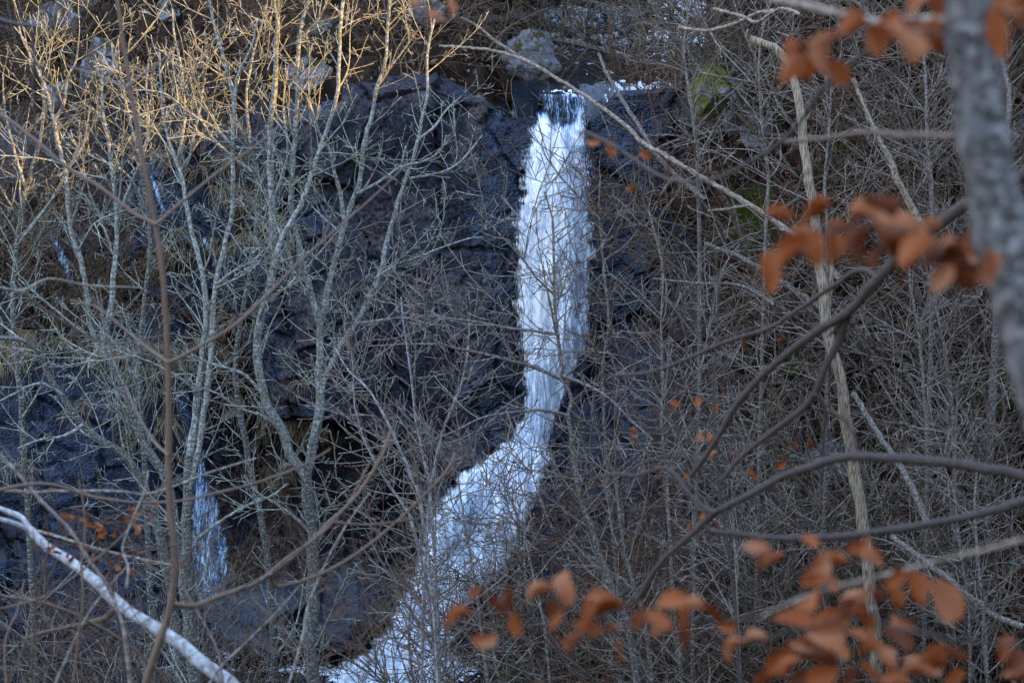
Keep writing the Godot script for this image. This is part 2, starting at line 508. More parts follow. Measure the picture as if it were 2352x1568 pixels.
func build_water() -> void:
	var path := [[1290, 214, 104, 22.52], [1290, 232, 108, 22.36], [1286, 265, 110, 22.26], [1282, 300, 128, 22.18], [1277, 360, 150, 22.12], [1277, 440, 158, 22.06], [1276, 520, 182, 22.02], [1274, 620, 176, 21.98], [1272, 700, 172, 21.95], [1272, 760, 165, 21.92],
		[1266, 830, 128, 21.88], [1252, 900, 92, 21.84], [1236, 960, 82, 21.78], [1216, 1010, 104, 21.68], [1182, 1055, 165, 21.55], [1145, 1100, 205, 21.4], [1115, 1160, 228, 21.26], [1088, 1230, 240, 21.12], [1060, 1300, 225, 20.98], [1010, 1360, 190, 20.88], [968, 1430, 150, 20.72], [945, 1480, 200, 20.58], [915, 1530, 290, 20.38], [895, 1568, 320, 20.3]]
	var amount := func(s: float, y: float) -> float:
		var q := 0.75
		q = 0.58 - 0.6 * smooth(-0.1, 0.75, s) - 0.25 * smooth(0.5, 1.0, -s)
		if y < 330.0:
			var from := 288.0 - 24.0 * smooth(-0.2, -0.6, s) - 45.0 * smooth(0.5, 0.9, s)
			q = lerpf(-0.62 + 0.35 * smooth(0.3, 0.9, s), maxf(q, 0.35), smooth(from - 14.0, from + 14.0, y))
		elif y > 1010.0:
			q = 0.42 - 0.65 * smooth(0.55, 0.0, absf(s + 0.25)) * smooth(1090.0, 1160.0, y) * smooth(1320.0, 1230.0, y)
		elif y > 780.0:
			q = lerpf(q, 0.2, smooth(780.0, 860.0, y))
		return q
	var w := structure("waterfall", fall_sheet(path, amount, 6, 0.02, 900, 150, 0.0), M.water_veil)
	for layer in [[7, 0.07, -0.3]]:
		var off: float = layer[2]
		var m := fall_sheet(path, func(s, y): return amount.call(s, y) + off, layer[0], layer[1], 800, 130, 0.12)
		var o := MeshInstance3D.new()
		o.name = "foam"
		o.mesh = m
		o.material_override = M.water_veil
		w.add_child(o, true)
	# the small fall in the gully to the left of it
	var side := [[396, 850, 22, 22.25], [408, 890, 34, 22.2], [425, 950, 44, 22.1], [440, 1010, 42, 22.0], [455, 1070, 40, 21.9], [470, 1130, 50, 21.75], [477, 1190, 68, 21.6], [484, 1260, 84, 21.45], [490, 1330, 92, 21.3], [494, 1380, 98, 21.15]]
	var sw := structure("side_waterfall", fall_sheet(side, func(_s, y): return -0.46 - 0.2 * smooth(1230.0, 1350.0, y) - 0.3 * smooth(1130.0, 1060.0, y), 16, 0.08, 420, 60, 0.0), M.water_veil)
	var o2 := MeshInstance3D.new()
	o2.name = "foam"
	o2.mesh = fall_sheet(side, func(_s, y): return -0.45 - 0.15 * smooth(1250.0, 1350.0, y) - 0.4 * smooth(1130.0, 1060.0, y), 17, 0.13, 320, 40, 0.1)
	o2.material_override = M.water_veil
	sw.add_child(o2, true)
	# two trickles high on the left
	for tr in [[[120, 530, 12, 21.9], [140, 570, 20, 21.85], [160, 620, 22, 21.75], [172, 660, 12, 21.7]], [[345, 385, 6, 22.4], [362, 430, 11, 22.35], [378, 480, 8, 22.3]], [[470, 540, 8, 22.35], [490, 580, 14, 22.3], [505, 630, 8, 22.25]]]:
		structure("trickle_water", fall_sheet(tr, func(_s, _y): return -0.42, 23, 0.1, 120, 20, 0.0), M.water_veil)
	# the stream above the lip and the pool below
	var ripple := noise("ripple", FastNoiseLite.TYPE_SIMPLEX_SMOOTH, 1.0, 3, 77)
	var spots := [[1.3, 23.1, 0.2, 0.16, 1.4], [1.3, 22.95, 0.2, 0.14, 0.7], [1.1, 23.2, 0.5, 0.12, 0.6], [1.35, 23.9, 0.7, 0.22, 0.5], [0.62, 22.6, 0.16, 0.16, 0.9], [0.4, 22.75, 0.3, 0.06, 0.6], [1.75, 25.0, 0.5, 0.3, 0.7], [1.9, 26.7, 0.5, 0.4, 1.2], [2.1, 27.8, 0.5, 0.5, 1.3], [1.5, 25.6, 0.6, 0.12, 0.7], [0.9, 25.2, 0.5, 0.2, 0.35]]
	_flat_water("stream", 0.0, 3.2, 22.5, 31.0, 260, 420, func(px: float, h: float) -> float: return 5.54 + 0.05 * smooth(22.5, 23.2, h) + 0.02 * (h - 22.5) + 0.14 * smooth(26.3, 26.9, h) + 0.2 * smooth(27.4, 28.0, h) - 0.5 * smooth(23.3, 22.9, h) * maxf(smooth(0.27, 0.17, px), smooth(0.60, 0.70, px)), spots, ripple, 0.025)
	var low := [[-1.1, 20.35, 0.75, 0.5, 1.1], [-0.75, 20.6, 0.4, 0.3, 1.0], [-2.1, 20.5, 0.8, 0.12, 0.55], [-2.6, 20.9, 0.4, 0.2, 0.6], [-3.2, 20.5, 0.8, 0.15, 0.4], [-1.7, 21.0, 0.25, 0.1, 0.4]]
	_flat_water("pool", -6.0, 1.2, 19.0, 21.9, 560, 230, func(_x, h): return 0.62 + 0.0 * h, low, ripple, 0.02)

func _flat_water(called: String, x0: float, x1: float, h0: float, h1: float, nx: int, nh: int, level: Callable, spots: Array, ripple: FastNoiseLite, amp: float) -> void:
	var mb := MB.new()
	var fm := MB.new()
	var white := PackedByteArray()
	for r in nh + 1:
		var h := lerpf(h0, h1, float(r) / nh)
		for j in nx + 1:
			var x := lerpf(x0, x1, float(j) / nx)
			var y: float = level.call(x, h)
			var n1 := ripple.get_noise_2d(x * 3.0, h * 5.0)
			y += amp * n1
			mb.v.push_back(Vector3(x, y, -h))
			mb.n.push_back(Vector3.UP)
			mb.c.push_back(Color.WHITE)
			var q := -0.15
			for s in spots:
				q += float(s[4]) * exp(-pow((x - s[0]) / s[2], 2) - pow((h - s[1]) / s[3], 2))
			var n2 := ripple.get_noise_2d(x * 9.0 + 30.0, h * 22.0) * 0.7 + ripple.get_noise_2d(x * 30.0, h * 60.0) * 0.4
			white.push_back(1 if q + n2 > 0.42 else 0)
			fm.v.push_back(Vector3(x, y + 0.012 + 0.03 * maxf(0.0, n2), -h))
			fm.n.push_back(Vector3(n1 * 0.3, 1, n2 * 0.4).normalized())
			fm.c.push_back(Color(0.80, 0.83, 0.85))
	var w := nx + 1
	for m in [mb, fm]:
		for r in nh:
			for j in nx:
				var a := r * w + j
				if m == mb or (white[a] and white[a + 1] and white[a + w] and white[a + w + 1]):
					m.i.append_array(PackedInt32Array([a, a + w, a + 1, a + 1, a + w, a + w + 1]))
	var o := structure(called, mb.mesh(), M.water)
	var f := MeshInstance3D.new()
	f.name = "foam"
	f.mesh = fm.mesh()
	f.material_override = M.foam
	o.add_child(f, true)

# ------------------------------------------------------------------ growing wood
# a smooth line through picture-traced places; f = [px, py, px, py ...], distance from h0 to h1, width from w0 to w1
func line(f: Array, h0: float, h1: float, w0: float, w1: float, wob := 0.015) -> Array:
	var ctrl := PackedVector3Array()
	var m := f.size() / 2
	for k in m:
		var t := float(k) / maxf(m - 1, 1)
		ctrl.push_back(P(f[k * 2], f[k * 2 + 1], lerpf(h0, h1, t)))
	return spline(ctrl, w0 * 0.5 / FPX * h0, w1 * 0.5 / FPX * h1, wob)

func spline(ctrl: PackedVector3Array, r0: float, r1: float, wob: float) -> Array:
	var pts := PackedVector3Array()
	var rad := PackedFloat32Array()
	var m := ctrl.size()
	for k in m - 1:
		var a := ctrl[maxi(k - 1, 0)]
		var b := ctrl[k]
		var c := ctrl[k + 1]
		var d := ctrl[mini(k + 2, m - 1)]
		var cnt := clampi(int(b.distance_to(c) / maxf(0.03, r0 * 2.5)), 2, 9)
		for j in cnt:
			var t := float(j) / cnt
			pts.push_back(b.cubic_interpolate(c, a, d, t))
	pts.push_back(ctrl[m - 1])
	for k in pts.size():
		var t := float(k) / (pts.size() - 1)
		var r := lerpf(r0, r1, t)
		var f: FastNoiseLite = nz.fine
		var w := pts[k] * (0.05 / maxf(r, 0.01))
		rad.push_back(r * (1.0 + 0.22 * f.get_noise_3dv(w * 1.3 + Vector3(50, 0, 0))))
		if k > 0 and k < pts.size() - 1:
			pts[k] += Vector3(f.get_noise_3dv(w), f.get_noise_3dv(w + Vector3(11, 0, 0)), f.get_noise_3dv(w + Vector3(0, 17, 0))) * wob * r * 45.0
	return [pts, rad]

# one branch and, below level 0, its side shoots.  q: settings
func grow(mb: MB, p: Vector3, d: Vector3, length: float, r: float, lvl: int, q: Dictionary, tips: PackedVector3Array) -> void:
	var n := clampi(int(length / (q.step * (1.0 if lvl > 0 else 0.8))), 3, 14)
	var pts := PackedVector3Array([p])
	var rad := PackedFloat32Array([r])
	var dirs := PackedVector3Array([d])
	var s := length / n
	var bend: Vector3 = rv() * q.wander * 0.5
	for k in n:
		d = (d + rv() * q.wander + bend * 0.7 + Vector3.UP * q.up * s * 3.0).normalized()
		p += d * s
		pts.push_back(p)
		dirs.push_back(d)
		rad.push_back(maxf(q.tip, r * (1.0 - 0.82 * float(k + 1) / n)))
	var v := rnd(0.5, 1.3)
	mb.tube(pts, rad, 5 if r > 0.012 else 3, Color(v, v, v))
	tips.push_back(p)
	if lvl <= 0:
		return
	var cnt := int(length * q.per + rnd(0.0, 1.0))
	var roll := rnd(0, TAU)
	for k in cnt:
		var t := rnd(0.1, 1.0)
		var at := mini(int(t * n), n - 1)
		var u := t * n - at
		var b := pts[at].lerp(pts[at + 1], u)
		var dd := dirs[at]
		roll += 2.4 + rnd(-0.5, 0.5)
		var side := dd.cross(Vector3(0.2, 0.3, 0.93)).normalized().rotated(dd, roll)
		var ang: float = q.angle * rnd(0.7, 1.3)
		var nd := (dd * cos(ang) + side * sin(ang)).normalized()
		var len2: float = length * q.ratio * rnd(0.55, 1.25) * (1.15 - 0.65 * t)
		if len2 < 0.05:
			len2 = 0.05
		grow(mb, b, nd, len2, minf(rad[at] * 0.7, maxf(q.tip * 1.2, r * 0.55)), lvl - 1, q, tips)

func sprout(mb: MB, ln: Array, q: Dictionary, tips: PackedVector3Array, from := 0.0, to := 1.0) -> void:
	var pts: PackedVector3Array = ln[0]
	var rad: PackedFloat32Array = ln[1]
	var total := 0.0
	for k in pts.size() - 1:
		total += pts[k].distance_to(pts[k + 1])
	var cnt := int(total * (to - from) * q.on_stem)
	var roll := rnd(0, TAU)
	for k in cnt:
		var t := rnd(from, to) * (pts.size() - 1)
		var at := mini(int(t), pts.size() - 2)
		var b := pts[at].lerp(pts[at + 1], t - at)
		var dd := (pts[at + 1] - pts[at]).normalized()
		roll += 2.4 + rnd(-0.6, 0.6)
		var side := dd.cross(Vector3(0.2, 0.3, 0.93)).normalized().rotated(dd, roll)
		var ang: float = q.angle * rnd(0.7, 1.35)
		var nd := (dd * cos(ang) + side * sin(ang)).normalized()
		var len2: float = rnd(q.short, q.long)
		if rng.randf() < 0.25:
			len2 *= 1.6
		grow(mb, b, nd, len2, minf(rad[at] * 0.6, q.thick * len2 + q.tip), 2 if len2 > 0.3 else 1, q, tips)

var WILLOW := {"step": 0.07, "wander": 0.15, "up": 0.20, "tip": 0.0031, "per": 8.0, "angle": 0.8, "ratio": 0.42, "on_stem": 8.0, "short": 0.16, "long": 0.66, "thick": 0.009}
var BRUSH := {"step": 0.09, "wander": 0.17, "up": 0.02, "tip": 0.0034, "per": 5.0, "angle": 0.85, "ratio": 0.48, "on_stem": 8.0, "short": 0.3, "long": 0.9, "thick": 0.010}
var ASH := {"step": 0.09, "wander": 0.09, "up": 0.30, "tip": 0.0034, "per": 6.0, "angle": 0.95, "ratio": 0.40, "on_stem": 7.0, "short": 0.2, "long": 0.7, "thick": 0.010}

func with(q: Dictionary, more: Dictionary) -> Dictionary:
	var r := q.duplicate()
	r.merge(more, true)
	return r

# a whole tree out of traced lines.  lines: [part name, flat places, h0, h1, w0, w1]
func traced_tree(called: String, label: String, category: String, group: String, lines: Array, bark: Material, twig: Material, q: Dictionary, catkins := 0.0, root := true) -> Node3D:
	var made := []
	for l in lines:
		made.push_back(line(l[1], l[2], l[3], l[4], l[5]))
	# carry the trunk on down to the ground
	var first: PackedVector3Array = made[0][0]
	var base := first[0]
	if root:
		var b := first[0]
		var dd := (first[0] - first[mini(6, first.size() - 1)])
		dd.y = minf(dd.y, -0.2)
		dd = dd.normalized()
		dd = (dd + Vector3.DOWN * 1.2).normalized()
		var p := b
		var down := PackedVector3Array()
		while p.y > ground(p.x, -p.z) - 0.12 and down.size() < 60:
			p += dd * 0.12
			dd = (dd + Vector3.DOWN * 0.15).normalized()
			down.push_back(p)
		down.reverse()
		if down.size():
			base = down[0]
			var rr: PackedFloat32Array = made[0][1]
			var r2 := PackedFloat32Array()
			for k in down.size():
				r2.push_back(rr[0] * lerpf(1.25, 1.0, float(k) / down.size()))
			var pp := down.duplicate()
			pp.append_array(first)
			r2.append_array(rr)
			made[0] = [pp, r2]
	var t := thing(called, label, category, base, group)
	var tips := PackedVector3Array()
	var tw := MB.new()
	for k in lines.size():
		var mb := MB.new()
		var rr: PackedFloat32Array = made[k][1]
		var v := rnd(0.85, 1.1)
		mb.tube(made[k][0], rr, 9 if rr[0] > 0.02 else 7, Color(v, v, v), true)
		part(lines[k][0], mb, M.willow_trunk if k == 0 and bark == M.willow else bark, t)
		if q.size():
			sprout(tw, made[k], q, tips, 0.0 if k > 0 else 0.1, 1.0)
	if tw.i.size():
		part("twigs", tw, twig, t, true)
	if catkins > 0.0:
		var ck := MB.new()
		for p in tips:
			if rng.randf() < catkins and p.y > 4.0:
				for k in rng.randi_range(1, 3):
					blob(ck, p + Vector3(rnd(-0.012, 0.012), -0.022 * k, rnd(-0.012, 0.012)), rnd(0.007, 0.011), Color(0.78, 0.76, 0.72))
		if ck.i.size():
			part("catkins", ck, M.catkin, t, true)
	return t

func blob(mb: MB, p: Vector3, r: float, col: Color) -> void:
	var q := mb.v.size()
	for d in [Vector3.UP * 1.5, Vector3.RIGHT, Vector3.BACK, Vector3.LEFT, Vector3.FORWARD, Vector3.DOWN * 1.3]:
		mb.v.push_back(p + d * r)
		mb.n.push_back(d.normalized())
		mb.c.push_back(col)
	mb.i.append_array(PackedInt32Array([q, q + 2, q + 1, q, q + 3, q + 2, q, q + 4, q + 3, q, q + 1, q + 4, q + 5, q + 1, q + 2, q + 5, q + 2, q + 3, q + 5, q + 3, q + 4, q + 5, q + 4, q + 1]))

# a bush of several stems about the origin; returns stem meshes and one twig mesh
func bush(stems: int, tall: float, spread: float, q: Dictionary) -> Dictionary:
	var out := {"stems": [], "twigs": MB.new()}
	var tips := PackedVector3Array()
	for k in stems:
		var a := TAU * (k + rnd(-0.3, 0.3)) / stems
		var lean := Vector3(cos(a), 0, sin(a))
		var p := lean * rnd(0.02, 0.12) + Vector3.DOWN * 0.15
		var d := (Vector3.UP + lean * rnd(0.1, spread)).normalized()
		var ctrl := PackedVector3Array([p])
		var n := 7
		var hgt := tall * rnd(0.65, 1.1)
		var bow := rv() * 0.16
		for j in n:
			d = (d + rv() * 0.13 + bow + Vector3.UP * 0.05).normalized()
			p += d * hgt / n
			ctrl.push_back(p)
		var r0 := rnd(0.012, 0.026) * tall / 2.2
		var ln := spline(ctrl, r0, 0.004, 0.01)
		var mb := MB.new()
		var v := rnd(0.8, 1.15)
		mb.tube(ln[0], ln[1], 5, Color(v, v, v))
		out.stems.push_back(mb)
		sprout(out.twigs, ln, q, tips, 0.12, 1.0)
	return out

func bush_node(called: String, b: Dictionary, bark: Material, twig: Material) -> Node3D:
	var t := Node3D.new()
	t.name = called
	for s in b.stems:
		part("stem", s, bark, t)
	part("twigs", b.twigs, twig, t, true)
	return t

# ------------------------------------------------------------------ leaves
func leaf_mesh(k: int) -> ArrayMesh:
	var mb := MB.new()
	var n := 8
	var curl: float = [0.9, -1.3, 1.7, 0.5, -0.8][k]
	var fold: float = [0.9, 1.5, 1.9, 0.6, 1.2][k]
	var twist: float = [0.5, -1.0, 1.3, 0.8, -1.5][k]
	for j in n + 1:
		var t := float(j) / n
		var w := 0.29 * pow(sin(PI * pow(t, 0.85)), 0.8) + 0.004
		for s in 5:
			var u := (s - 2) / 2.0
			var wave := 0.025 * sin(t * 21.0 + s * 1.3)
			var p := Vector3(u * w, fold * absf(u) * w * 0.9 + wave * absf(u), 0.0)
			p = p.rotated(Vector3.BACK, twist * (t - 0.3))
			var a := curl * (t - 0.3) * 1.4
			p = Vector3(p.x, p.y * cos(a), 0) + Vector3(0, 0.42 * curl * (t - 0.5) * (t - 0.5), t - 0.5)
			mb.v.push_back(p)
			mb.c.push_back(Color.WHITE)
			mb.n.push_back(Vector3.UP)
	for j in n:
		for s in 4:
			var a := j * 5 + s
			mb.i.append_array(PackedInt32Array([a, a + 1, a + 5, a + 1, a + 6, a + 5]))
	for j in n + 1:
		for s in 5:
			var dx := mb.v[j * 5 + mini(s + 1, 4)] - mb.v[j * 5 + maxi(s - 1, 0)]
			var dz := mb.v[mini(j + 1, n) * 5 + s] - mb.v[maxi(j - 1, 0) * 5 + s]
			mb.n[j * 5 + s] = dz.cross(dx).normalized()
	return mb.mesh()

var leaf_shapes: Array = []
var leaf_mats: Array = []

func make_leaves() -> void:
	for k in 5:
		leaf_shapes.push_back(leaf_mesh(k))
	for c in [Color(0.27, 0.075, 0.018), Color(0.33, 0.105, 0.033), Color(0.14, 0.04, 0.013), Color(0.42, 0.18, 0.085)]:
		var m: StandardMaterial3D = M.leaf.duplicate()
		m.albedo_color = c.linear_to_srgb()
		m.resource_name = "dry_leaf"
		leaf_mats.push_back(m)

# a leaf whose long side runs from p along d
func leaf(parent: Node3D, p: Vector3, d: Vector3, size: float, origin: Vector3) -> void:
	var o := MeshInstance3D.new()
	o.name = "leaf"
	o.mesh = leaf_shapes[rng.randi() % 5]
	o.material_override = leaf_mats[rng.randi() % 4]
	var z := d.normalized()
	var up := (Vector3(rnd(-1.0, 1.0), rnd(0.3, 1.0), rnd(-0.9, 1.1))).normalized()
	var x := up.cross(z).normalized()
	var y := z.cross(x)
	o.transform = Transform3D(Basis(x * size, y * size, z * size), p - origin)
	parent.add_child(o, true)

# ------------------------------------------------------------------ stones
func stone_mesh(sd: int, size: Vector3, moss: float, tone: Color) -> MB:
	var r := RandomNumberGenerator.new()
	r.seed = sd
	var planes := []
	for k in 13:
		planes.push_back([Vector3(r.randf_range(-1, 1), r.randf_range(-0.9, 1), r.randf_range(-1, 1)).normalized(), r.randf_range(0.55, 0.85)])
	var f: FastNoiseLite = nz.fine
	var b: FastNoiseLite = nz.patch
	var mb := MB.new()
	var nu := 72
	var nv := 44
	for j in nv + 1:
		var th := PI * j / nv
		for k in nu:
			var ph := TAU * k / nu
			var p := Vector3(sin(th) * cos(ph), cos(th), sin(th) * sin(ph))
			for pl in planes:
				var over: float = p.dot(pl[0]) - pl[1]
				if over > 0.0:
					p -= pl[0] * over
			var q := p + Vector3(sd * 3.7, 0, 0)
			p *= 1.0 + 0.07 * f.get_noise_3dv(q * 0.7) + 0.10 * b.get_noise_3dv(q) + 0.03 * f.get_noise_3dv(q * 3.0) + 0.09 * facet(p.x * 2.6 + p.z * 1.7 + sd * 7.0, p.y * 2.6 - p.z * 1.3, 5).x
			mb.v.push_back(p * size * 0.62)
			mb.n.push_back(Vector3.UP)
			var m := f.get_noise_3dv(q * 0.55 + Vector3(9, 0, 0)) + 0.3 * f.get_noise_3dv(q * 2.4)
			var t := b.get_noise_3dv(q * 2.0)
			var c := tone.lerp(tone * 0.6, smooth(0.0, 0.4, t))
			if m + p.y * 0.3 > 0.62 - moss:
				c = (Color(0.19, 0.20, 0.02) if moss > 0.6 else Color(0.085, 0.082, 0.024)).lerp(Color(0.06, 0.06, 0.022), r.randf())
			mb.c.push_back(c)
	for j in nv:
		for k in nu:
			var a := j * nu + k
			var e := j * nu + (k + 1) % nu
			mb.i.append_array(PackedInt32Array([a, a + nu, e, e, a + nu, e + nu]))
	for j in nv + 1:
		for k in nu:
			var dx := mb.v[j * nu + (k + 1) % nu] - mb.v[j * nu + (k + nu - 1) % nu]
			var dy := mb.v[mini(j + 1, nv) * nu + k] - mb.v[maxi(j - 1, 0) * nu + k]
			var nn := dx.cross(dy)
			mb.n[j * nu + k] = mb.v[j * nu + k].normalized() if nn.length_squared() < 1e-12 else nn.normalized() * signf(nn.dot(mb.v[j * nu + k]))
	return mb

func boulder(label: String, at: Vector3, size: Vector3, sd: int, moss: float, tone: Color, turn := 0.0, group := "") -> void:
	var o := MeshInstance3D.new()
	o.name = numbered("boulder")
	o.mesh = stone_mesh(sd, size, moss, tone).mesh()
	o.material_override = M.boulder if tone.r > 0.1 else M.wet_rock
	add_child(o, true)
	o.position = at
	o.rotation = Vector3(0.1, turn, 0.12)
	tag(o, label, "boulder", group)

func build_stones() -> void:
	var grey := Color(0.29, 0.29, 0.31)
	var dim := Color(0.26, 0.25, 0.26)
	boulder("big pale grey lichened boulder perched at the lip beside the waterfall", P(1226, 128, 23.5) + Vector3(0, 0.0, 0), Vector3(0.48, 0.42, 0.45), 5, 0.2, Color(0.21, 0.212, 0.22), 0.3)
	boulder("mossy green block on the bank beside the dark stream", P(1632, 205, 21.9), Vector3(0.40, 0.46, 0.4), 8, 0.85, dim, 0.2)
	boulder("slab of pale rock with moss below the mossy block", P(1695, 270, 22.5), Vector3(0.5, 0.6, 0.4), 9, 0.35, dim, 0.9)
	boulder("pale slab in the white rapids upstream", P(1612, 72, 27.3), Vector3(0.5, 0.25, 0.5), 10, 0.0, grey, 0.4)
	boulder("rounded grey stone with pale face left of the willow crown", P(378, 133, 25.0), Vector3(0.38, 0.28, 0.4), 11, 0.2, grey, 0.0)
	boulder("large pale blue grey block on the slope above the cliff", P(540, 110, 24.6), Vector3(0.75, 0.5, 0.6), 12, 0.15, grey, 0.7)
	boulder("tall grey block with moss cap above the cliff", P(650, 70, 24.9), Vector3(0.6, 0.7, 0.6), 13, 0.35, grey, 1.3)
	boulder("broad pale block with mossy top above the cliff edge", P(712, 108, 24.0), Vector3(0.75, 0.6, 0.6), 14, 0.38, grey, 2.0)
	boulder("small pale block high on the slope", P(768, 32, 25.2), Vector3(0.42, 0.3, 0.4), 15, 0.2, grey, 0.5)
	boulder("grey slab at the cliff edge under the pale blocks", P(690, 195, 23.3), Vector3(0.6, 0.5, 0.5), 16, 0.2, dim, 0.1)
	boulder("lit grey stone half buried at the cliff edge", P(610, 205, 23.4), Vector3(0.5, 0.4, 0.4), 17, 0.15, grey, 1.7)
	boulder("leaning dark slab beside the bleached log on the slope", P(440, 70, 25.5), Vector3(0.8, 0.35, 0.5), 18, 0.2, dim, 0.5)
	boulder("upright grey rock at the top edge of the slope", P(215, 25, 26.5), Vector3(0.6, 0.7, 0.5), 19, 0.15, dim, 0.9)
	boulder("grey rock between two pale trunks on the far slope", P(130, 120, 26.0), Vector3(0.55, 0.5, 0.5), 20, 0.2, dim, 0.3)
	boulder("low dark wet slab in the pool below the cave", P(640, 1385, 20.9), Vector3(1.15, 0.3, 0.7), 22, 0.0, Color(0.035, 0.045, 0.065), 0.2)  # bluish tone of these wet stones has the sky's reflection painted in
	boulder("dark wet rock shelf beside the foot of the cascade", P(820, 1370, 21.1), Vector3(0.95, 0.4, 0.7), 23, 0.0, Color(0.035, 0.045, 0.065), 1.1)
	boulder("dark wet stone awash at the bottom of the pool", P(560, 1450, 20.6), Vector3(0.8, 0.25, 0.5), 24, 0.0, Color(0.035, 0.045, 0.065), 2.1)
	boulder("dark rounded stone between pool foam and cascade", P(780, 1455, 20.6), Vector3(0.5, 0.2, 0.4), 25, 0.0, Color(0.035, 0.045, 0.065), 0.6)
	# smaller stones strewn over the slope above the cliff and on the near bank
	for k in 46:
		var x := rnd(-5.2, -0.8)
		var h := rnd(23.4, 27.0)
		if k >= 30:
			x = rnd(2.0, 4.6)
			h = rnd(17.5, 24.0)
		var s := rnd(0.16, 0.42)
		var moss := rnd(0.1, 0.45)
		var pale := rng.randf() < 0.6
		boulder(beside(foot(x, h) - Vector3(0, 0.7, 0), ("small " if s < 0.27 else "squat ") + ("mossy " if moss > 0.28 else "bare ") + ("pale grey " if pale else "dark grey ") + "stone "), foot(x, h) + Vector3(0, s * 0.1, 0), Vector3(s * rnd(1, 1.5), s, s), 30 + k, moss, grey if pale else dim, rnd(0, 6), "stones strewn above the cliff" if k < 30 else "mossy stones on the leafy slope")

# ------------------------------------------------------------------ trees that can be told apart
func build_willows() -> void:
	var g := "lichened willows below the cliff"
	var q := WILLOW
	var big := traced_tree("willow_tree", "big grey willow with white flecked trunk forking wide before the dark cliff", "tree", g, [
		["trunk", [721, 1600, 721, 1565, 711, 1478, 718, 1395, 721, 1312, 718, 1228, 705, 1145, 700, 1075], 17.4, 17.4, 33, 27],
		["limb", [702, 1090, 716, 1042, 728, 972, 735, 922, 731, 855, 735, 789, 735, 739, 745, 709, 755, 649, 775, 582, 791, 510], 17.4, 17.5, 24, 13],
		["limb", [734, 905, 740, 885, 755, 845, 785, 789, 821, 739, 848, 682, 875, 619, 881, 589, 898, 520, 921, 443, 948, 367, 961, 317, 968, 277, 981, 217, 980, 150, 985, 100, 998, 43], 17.4, 17.9, 15, 5],
		["limb", [703, 1095, 665, 1042, 648, 989, 615, 932, 595, 855, 591, 762, 608, 689, 628, 622, 625, 522, 621, 300, 631, 200, 638, 0, 640, -60], 17.4, 17.0, 25, 8],
		["limb", [735, 745, 721, 699, 701, 622, 685, 555, 668, 483, 672, 400, 678, 300, 683, 200, 688, 83, 708, 0, 715, -50], 17.4, 17.2, 16, 7],
		["limb", [627, 615, 640, 560, 661, 520, 698, 453, 728, 360, 755, 283, 775, 207, 781, 67, 788, 0, 790, -40], 17.0, 17.2, 13, 7],
		["limb", [791, 520, 781, 443, 768, 393, 758, 347, 735, 313, 718, 260, 701, 213], 17.5, 17.3, 11, 5],
		["limb", [791, 520, 805, 470, 818, 443, 828, 400, 835, 333, 855, 260, 865, 200, 885, 140, 891, 50, 898, -30], 17.5, 17.6, 13, 6],
		["limb", [818, 445, 871, 417, 921, 383, 981, 367, 1015, 340, 1025, 310], 17.5, 17.8, 8, 4],
		["limb", [961, 320, 998, 290, 1021, 257, 1060, 220], 17.8, 18.0, 7, 3],
		["limb", [941, 410, 1021, 393, 1061, 367, 1108, 310], 17.8, 18.1, 6, 3],
		["limb", [865, 200, 900, 150, 945, 90, 965, 60], 17.6, 17.5, 6, 3],
		["limb", [860, 640, 905, 610, 960, 590, 1010, 570, 1075, 548, 1110, 545], 17.5, 17.8, 6, 3],
		["limb", [821, 742, 870, 735, 930, 730, 980, 742, 1030, 750], 17.5, 17.6, 6, 3],
		["limb", [600, 900, 560, 860, 520, 845, 470, 830, 420, 800], 17.2, 17.0, 9, 4],
		["limb", [640, 985, 600, 955, 545, 935, 500, 905, 440, 880], 17.3, 17.1, 8, 4],
		["limb", [715, 1230, 690, 1200, 640, 1160, 590, 1130, 560, 1090], 17.4, 17.2, 8, 4],
	], M.willow, M.twig_lichen, q, 0.22)
	spots_on(big, big.get_child(0), line([721, 1565, 711, 1478, 718, 1395, 721, 1312, 718, 1228, 705, 1145, 702, 1090], 17.4, 17.4, 32, 27), 80, 0.004, 0.012)
	spots_on(big, big.get_child(1), line([702, 1090, 716, 1042, 728, 972, 735, 922], 17.4, 17.4, 24, 20), 22, 0.004, 0.010)
	traced_tree("willow_tree", "grey willow with twin dark stems standing before the small side fall", "tree", g, [
		["trunk", [443, 1600, 443, 1565, 440, 1462, 420, 1345, 427, 1245, 430, 1110, 434, 1045], 17.2, 17.2, 34, 22],
		["limb", [434, 1060, 443, 1000, 460, 855, 473, 722, 463, 622, 437, 522, 425, 450, 413, 390, 390, 333, 375, 260, 370, 200, 365, 120], 17.2, 17.4, 20, 5],
		["limb", [432, 1120, 452, 1045, 466, 960, 480, 850, 493, 672, 513, 572, 533, 480, 533, 333, 537, 253, 527, 187, 510, 120, 493, 67, 480, 0], 17.2, 17.2, 17, 6],
		["limb", [537, 258, 542, 187, 553, 157, 580, 100, 590, 40], 17.2, 17.1, 9, 4],
		["limb", [413, 392, 433, 367, 447, 300, 460, 240, 470, 180], 17.4, 17.3, 9, 4],
		["limb", [405, 370, 423, 283, 417, 167, 400, 83, 395, 20], 17.4, 17.6, 8, 4],
		["limb", [534, 340, 500, 300, 433, 257, 373, 213, 300, 207], 17.2, 16.9, 9, 3],
		["limb", [455, 900, 400, 860, 340, 830, 280, 810, 220, 790], 17.2, 16.8, 8, 3],
		["limb", [448, 1240, 500, 1200, 560, 1165, 620, 1140, 660, 1110], 17.2, 17.3, 9, 4],
		["limb", [500, 650, 540, 620, 590, 600, 650, 615], 17.2, 17.1, 7, 3],
	], M.willow, M.twig_lichen, q, 0.3)
